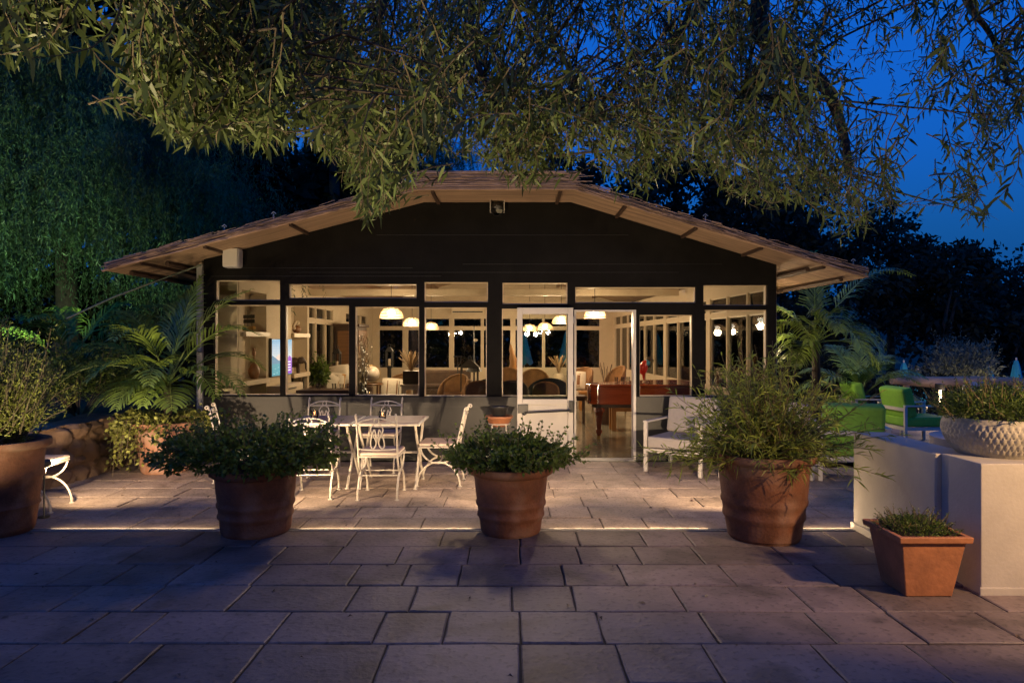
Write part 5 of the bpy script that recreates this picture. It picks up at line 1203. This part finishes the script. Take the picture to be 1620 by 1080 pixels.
def tree(name, label, x, y, z0, h, r, n, L, m, trunks=1, group='dark trees behind the pavilion', low=.25, hr=None):
    t = thing(name, label, 'tree', (x, y, z0), 0, group); parts = []; lobes = max(5, int(r * 3)); rd_ = random.Random(int(x * 13 + y))
    for k in range(lobes):
        a = rd_.uniform(0, 2*PI); q = rd_.uniform(0, .75) * r; zz = h * rd_.uniform(low + .12, .9); rr_ = r * rd_.uniform(.32, .58) * (1.1 - .4 * zz / h)
        p, d = blob_points(n // lobes, (q * math.cos(a), q * math.sin(a), zz), (rr_, rr_, min(rr_ * .8, h - zz + .2)), .5, .9 / max(L, .2) * .35, -.7)
        parts.append(leaves(p, d * .6 + rng.normal(size=d.shape) * .7, rng.uniform(.6, 1.3, len(p)) * L, rng.uniform(.35, .6, len(p)) * L, .1))
    V, F = join(parts); build_np('crown', V, F, m, t); b = MB()
    for k in range(trunks):
        a = rd_.uniform(0, 2*PI); s = .5 * (trunks > 1); b.tube([(s*.4*math.cos(a), s*.4*math.sin(a), -.3), (s*math.cos(a)*1.3 + .1, s*math.sin(a), h*.25), (s*2.4*math.cos(a), s*2*math.sin(a), h*.5), (s*3*math.cos(a), s*3*math.sin(a), h*.75)], [.022*h, .018*h, .013*h, .005*h], 8)
    b.build('trunk', M['bark'], t, smooth=True)
FT = [('round dark tree just right of the reed roof end', 11.0, 33, 9.3, 4.0, 2), ('tall dark tree whose top shows under the hanging leaves right of the ridge', 14.0, 38, 12.2, 4.2, 1), ('dark rounded tree with forked pale trunks above the silver bush', 18.5, 31, 6.3, 3.4, 3),
      ('dark tree filling the gap between the forked trunks and the roof', 15.2, 33, 8.0, 3.6, 2), ('dark bushy tree standing high against the blue sky', 21.0, 38, 9.6, 3.4, 1), ('lower dark tree on the slope towards the picture edge', 24.6, 37, 7.3, 3.4, 1),
      ('dark tree nearest the picture edge under the open sky', 23.5, 31, 5.2, 3.0, 2), ('dark tree with a leaning trunk at the picture edge', 29.0, 40, 7.6, 4.0, 1), ('small dark tree low behind the turquoise parasols', 20.5, 29, 4.2, 2.4, 2), ('dark pine like tree farthest up the slope', 18.0, 46, 11.4, 4.2, 1),
      ('dark tree hidden mostly behind the reed roof, right half', 4.0, 30, 10.8, 4.2, 1), ('dark tree hidden mostly behind the reed roof, middle', 0.0, 32, 11.2, 4.2, 1), ('dark tree top between the middle tree and the right roof end', 7.6, 31, 10.8, 4.0, 1), ('dark tree behind the weeping trees at the roof edge', -9.5, 27, 9.5, 4.5, 1)]
FT2 = [('dark tall tree behind the weeping pepper tree, near its trunk', -12.5, 19, 13, 4.4, 1), ('dark tall tree at the picture edge behind the weeping pepper tree', -17.0, 20, 13, 4.4, 1), ('dark tall tree between the weeping pepper tree and the pavilion', -8.6, 18.6, 12.8, 3.6, 1), ('dark tall tree peeping between the weeping trees behind the reed roof', -5.6, 21.5, 12.5, 3.4, 1)]
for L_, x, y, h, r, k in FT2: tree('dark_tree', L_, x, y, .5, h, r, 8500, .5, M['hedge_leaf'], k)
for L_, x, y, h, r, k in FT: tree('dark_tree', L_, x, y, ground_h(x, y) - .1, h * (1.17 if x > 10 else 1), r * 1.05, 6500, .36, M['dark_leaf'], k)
bush('silver_bush', 'silvery green olive bush behind the log rail between the turquoise parasols', (13.45, 20.5, .65), (1.0, .85, .95), 5200, .16, .035, M['silver_leaf'], root=(13.45, 20.5, -1.4), up=.9, sprigs=60, low=-.7)
for k, (L_, x, y, rx, rz_) in enumerate((('dark low bush behind the log rail by the first parasol', 9.3, 19.0, .9, .5), ('dark low bush at the foot of the round dark tree', 8.4, 17.6, 1.0, .9), ('dark low bush behind the last pair of parasols', 19.5, 22, 1.6, 1.2), ('dark bush between the silver bush and the last parasols', 16.6, 23, 1.4, 1.0), ('low ground bush under the log rail, near the bollard lamp', 9.4, 15.4, 1.5, .55), ('low ground bush under the log rail at the picture edge', 12.6, 15.2, 1.4, .55))):
    bush('dark_bush', L_, (x, y, ground_h(x, y) + rz_ * .7), (rx, rx * .8, rz_), 2600, .15, .05, M['dark_leaf'], group='dark bushes behind the log rail', sprigs=20, low=-.4)

# ------------------------------------------------------------ log rail, bollard lamp, parasols, white bench end
lr = thing('log_rail', 'long weathered log rail on short posts running behind the green chairs', 'fence', (7.9, 14.2, 0))
pts = [(0, 0, .86), (.9, 0, .80), (1.8, .05, .84), (2.6, 0, .80), (3.4, 0, .74), (4.6, 0, .68), (6, .1, .66)]
MB().tube(pts, [.10, .12, .09, .10, .085, .08, .07], 12).build('rail', M['log'], lr, smooth=True)
for x in (.3, 2.4, 4.4): MB().tube([(x, 0, -.5), (x, 0, .75)], [.07, .06], 10).build('post', M['log'], lr)
bl = thing('bollard_lamp', 'lit bollard lamp with a dark cap standing before the log rail', 'bollard lamp', (8.12, 12.95, -.05))
MB().tube([(0, 0, 0), (0, 0, .36)], .045, 16).build('post', M['dark_metal'], bl)
MB().tube([(0, 0, .36), (0, 0, .78)], .022, 14).build('diffuser', M['shade_glow'], bl); MB().lathe([(.001, .78), (.085, .78), (.085, .90), (.001, .905)], 20).build('cap', M['dark_metal'], bl)
lamp('bollard_light', 'POINT', (8.12, 12.83, .62), PW_BOLLARD, WARM2, bl, .03)
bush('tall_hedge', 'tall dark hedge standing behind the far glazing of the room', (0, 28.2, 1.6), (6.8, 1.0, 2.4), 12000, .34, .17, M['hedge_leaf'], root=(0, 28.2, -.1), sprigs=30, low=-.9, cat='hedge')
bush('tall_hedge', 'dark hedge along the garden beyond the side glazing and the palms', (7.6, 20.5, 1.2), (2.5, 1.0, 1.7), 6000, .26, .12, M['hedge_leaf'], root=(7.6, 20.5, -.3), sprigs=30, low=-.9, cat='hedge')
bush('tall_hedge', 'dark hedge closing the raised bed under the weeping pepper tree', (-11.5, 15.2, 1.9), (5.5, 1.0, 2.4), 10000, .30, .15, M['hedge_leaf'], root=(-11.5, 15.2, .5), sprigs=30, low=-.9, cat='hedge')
p_, d_ = blob_points(9000, (0, -15, 3.2), (26, 2.5, 6.5), .5, None, -.6)  # unseen trees added to keep blue sky out of the window reflections
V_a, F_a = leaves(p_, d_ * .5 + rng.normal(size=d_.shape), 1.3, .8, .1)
tag(build_np('sky_blocking_trees', V_a, [F_a[0]], M['hedge_leaf']), 'added unseen belt of dark trees blocking the sky behind the viewer', 'sky_blocking_trees', kind='stuff')
def parasol(label, x, y, z0, h):
    t = thing('closed_parasol', label, 'parasol', (x, y, z0), 0, 'closed turquoise parasols'); b = MB(); n = 24; prof = [(.05, h), (.10, h*.93), (.15, h*.80), (.21, h*.66), (.26, h*.55), (.30, h*.46)]
    for r, z in prof:
        for k in range(n): rr_ = r * (1 + .28 * ((k % 4) / 2 - .75) * (1 - z / h * .6)); b.v.append((rr_*math.cos(2*PI*k/n), rr_*math.sin(2*PI*k/n), z + (.05*math.sin(k*1.7) if z < h*.5 else 0)))
    for j in range(len(prof) - 1):
        for k in range(n): b.f.append((j*n+k, j*n+(k+1) % n, (j+1)*n+(k+1) % n, (j+1)*n+k))
    b.f.append(tuple(range(n))); b.build('canopy', M['turquoise'], t); MB().tube([(0, 0, 0), (0, 0, h*1.04)], .03, 8).build('pole', M['white_alu'], t)
parasol('closed turquoise parasol left of the silver bush, the taller of that pair', 13.2, 23, -1.42, 2.35)
parasol('closed turquoise parasol touching the silver bush, the smaller of that pair', 13.8, 23.2, -1.45, 2.1)
parasol('closed turquoise parasol right of the silver bush, the slim one', 16.3, 23.3, -1.42, 2.2)
parasol('closed turquoise parasol farthest right beyond the silver bush, widest of all', 16.4, 22.2, -1.42, 2.45)
parasol('closed turquoise parasol seen through the door leaf glass, deeper in the room view', .45, 25.2, -.1, 2.0)
parasol('closed turquoise parasol seen through the door leaf glass close to the hinge side', 1.95, 24.2, -.1, 2.1)
wb_ = MB().box(8.05, 8.5, 11.9, 12.3, -.05, .93); tag(wb_.build('white_block', M['plaster'], bevel=.12), 'rounded white plaster block rising behind the diamond relief bowl plant', 'block')

# ------------------------------------------------------------ garden lamps outside the view, some only added as fill
def garden_spot(label, loc_, aim, power, color, angle, blend=.8): uplight(label, loc_[0], loc_[1], aim, power, angle, color, loc_[2], 'garden spotlights', blend)
garden_spot('garden spotlight on the pavement lighting the overhanging leaves', (-2.7, 1.5, 0), (-.6, 4.2, 3.6), PW_CROWN, (1, .76, .42), 95)
garden_spot('garden spotlight in the raised bed lighting the weeping pepper tree', (-7.6, 9.2, .585), (-8.2, 13, 4.6), PW_PEPPER, (.75, 1, .55), 90)
garden_spot('garden spotlight on the pavement lighting the feathery potted shrub and palm', (-3.7, 3.7, 0), (-5.0, 7.2, 2.5), PW_SHRUB, (1, .80, .45), 52)
garden_spot('garden spotlight down by the closed turquoise parasols', (12.6, 18.6, -1.45), (15.0, 23, -.3), PW_BEACH, WARM2, 130)
def front_fill_lamp():  # added front fill that brightens the pots, no such lamp known
    t = thing('front_fill_post', 'added fill lamp on an unseen slim dark post behind the viewer', 'lamp post', (.9, -2.6, -.05))
    MB().tube([(0, 0, 0), (0, 0, 2.7)], [.05, .035], 12).build('pole', M['dark_metal'], t); MB().lathe([(.001, 2.86), (.10, 2.82), (.16, 2.70), (.14, 2.70), (.001, 2.78)], 20).build('lamp_head', M['dark_metal'], t, smooth=True)
    lamp('front_fill_light', 'SPOT', (.9, -2.45, 2.64), PW_FRONT, WARM2, t, .08, aim=(-.2, 6.2, .55), angle=58, blend=1)
front_fill_lamp()
def trunk_lamp():
    t = thing('trunk_lamp', 'small dark spotlight strapped to the tree trunk beside the terrace', 'spotlight', (4.42, 2.72, 1.95))
    MB().box(-.02, .10, -.04, .04, -.05, .05).build('bracket', M['dark_metal'], t); MB().lathe([(.001, -.07), (.05, -.06), (.055, .06), (.05, .06), (.045, .03), (.001, .03)], 18).xf(Matrix.Translation((-.06, 0, 0)) @ (Vector((2.9, 4.5, .5)) - Vector((4.42, 2.72, 1.95))).to_track_quat('Z', 'Y').to_matrix().to_4x4()).build('lamp_head', M['dark_metal'], t, smooth=True)
    lamp('trunk_and_fill_light', 'SPOT', (4.30, 2.86, 1.86), PW_PIER, WARM, t, .03, aim=(2.95, 4.5, .45), angle=62, blend=.6)
    lamp('trunk_and_fill_light', 'SPOT', (4.30, 2.90, 2.0), PW_FILL, WARM2, t, .05, aim=(-.7, 5.8, .5), angle=80, blend=1)  # added warm fill for the pot fronts, not a lamp of its own
trunk_lamp()
def wall_lamp():
    t = thing('wall_lamp', 'small lamp on the side wall of the pavilion lighting the green chairs', 'wall lamp', (3.72, 11.6, 2.25)); MB().box(.0, .05, -.06, .06, -.1, .1).build('bracket', M['dark_metal'], t)
    MB().lathe([(.001, -.06), (.05, -.06), (.07, .05), (.001, .06)], 16, (.12, 0, 0)).build('lamp_shade', M['dark_metal'], t, smooth=True); MB().ball((.12, 0, -.07), .03, 10, 8).build('bulb', M['bulb'], t)
    lamp('wall_light', 'SPOT', (3.86, 11.6, 2.14), PW_SIDE, (1, .8, .55), t, .05, aim=(6.2, 11.3, .2), angle=140)
wall_lamp()
bpy.context.view_layer.update()
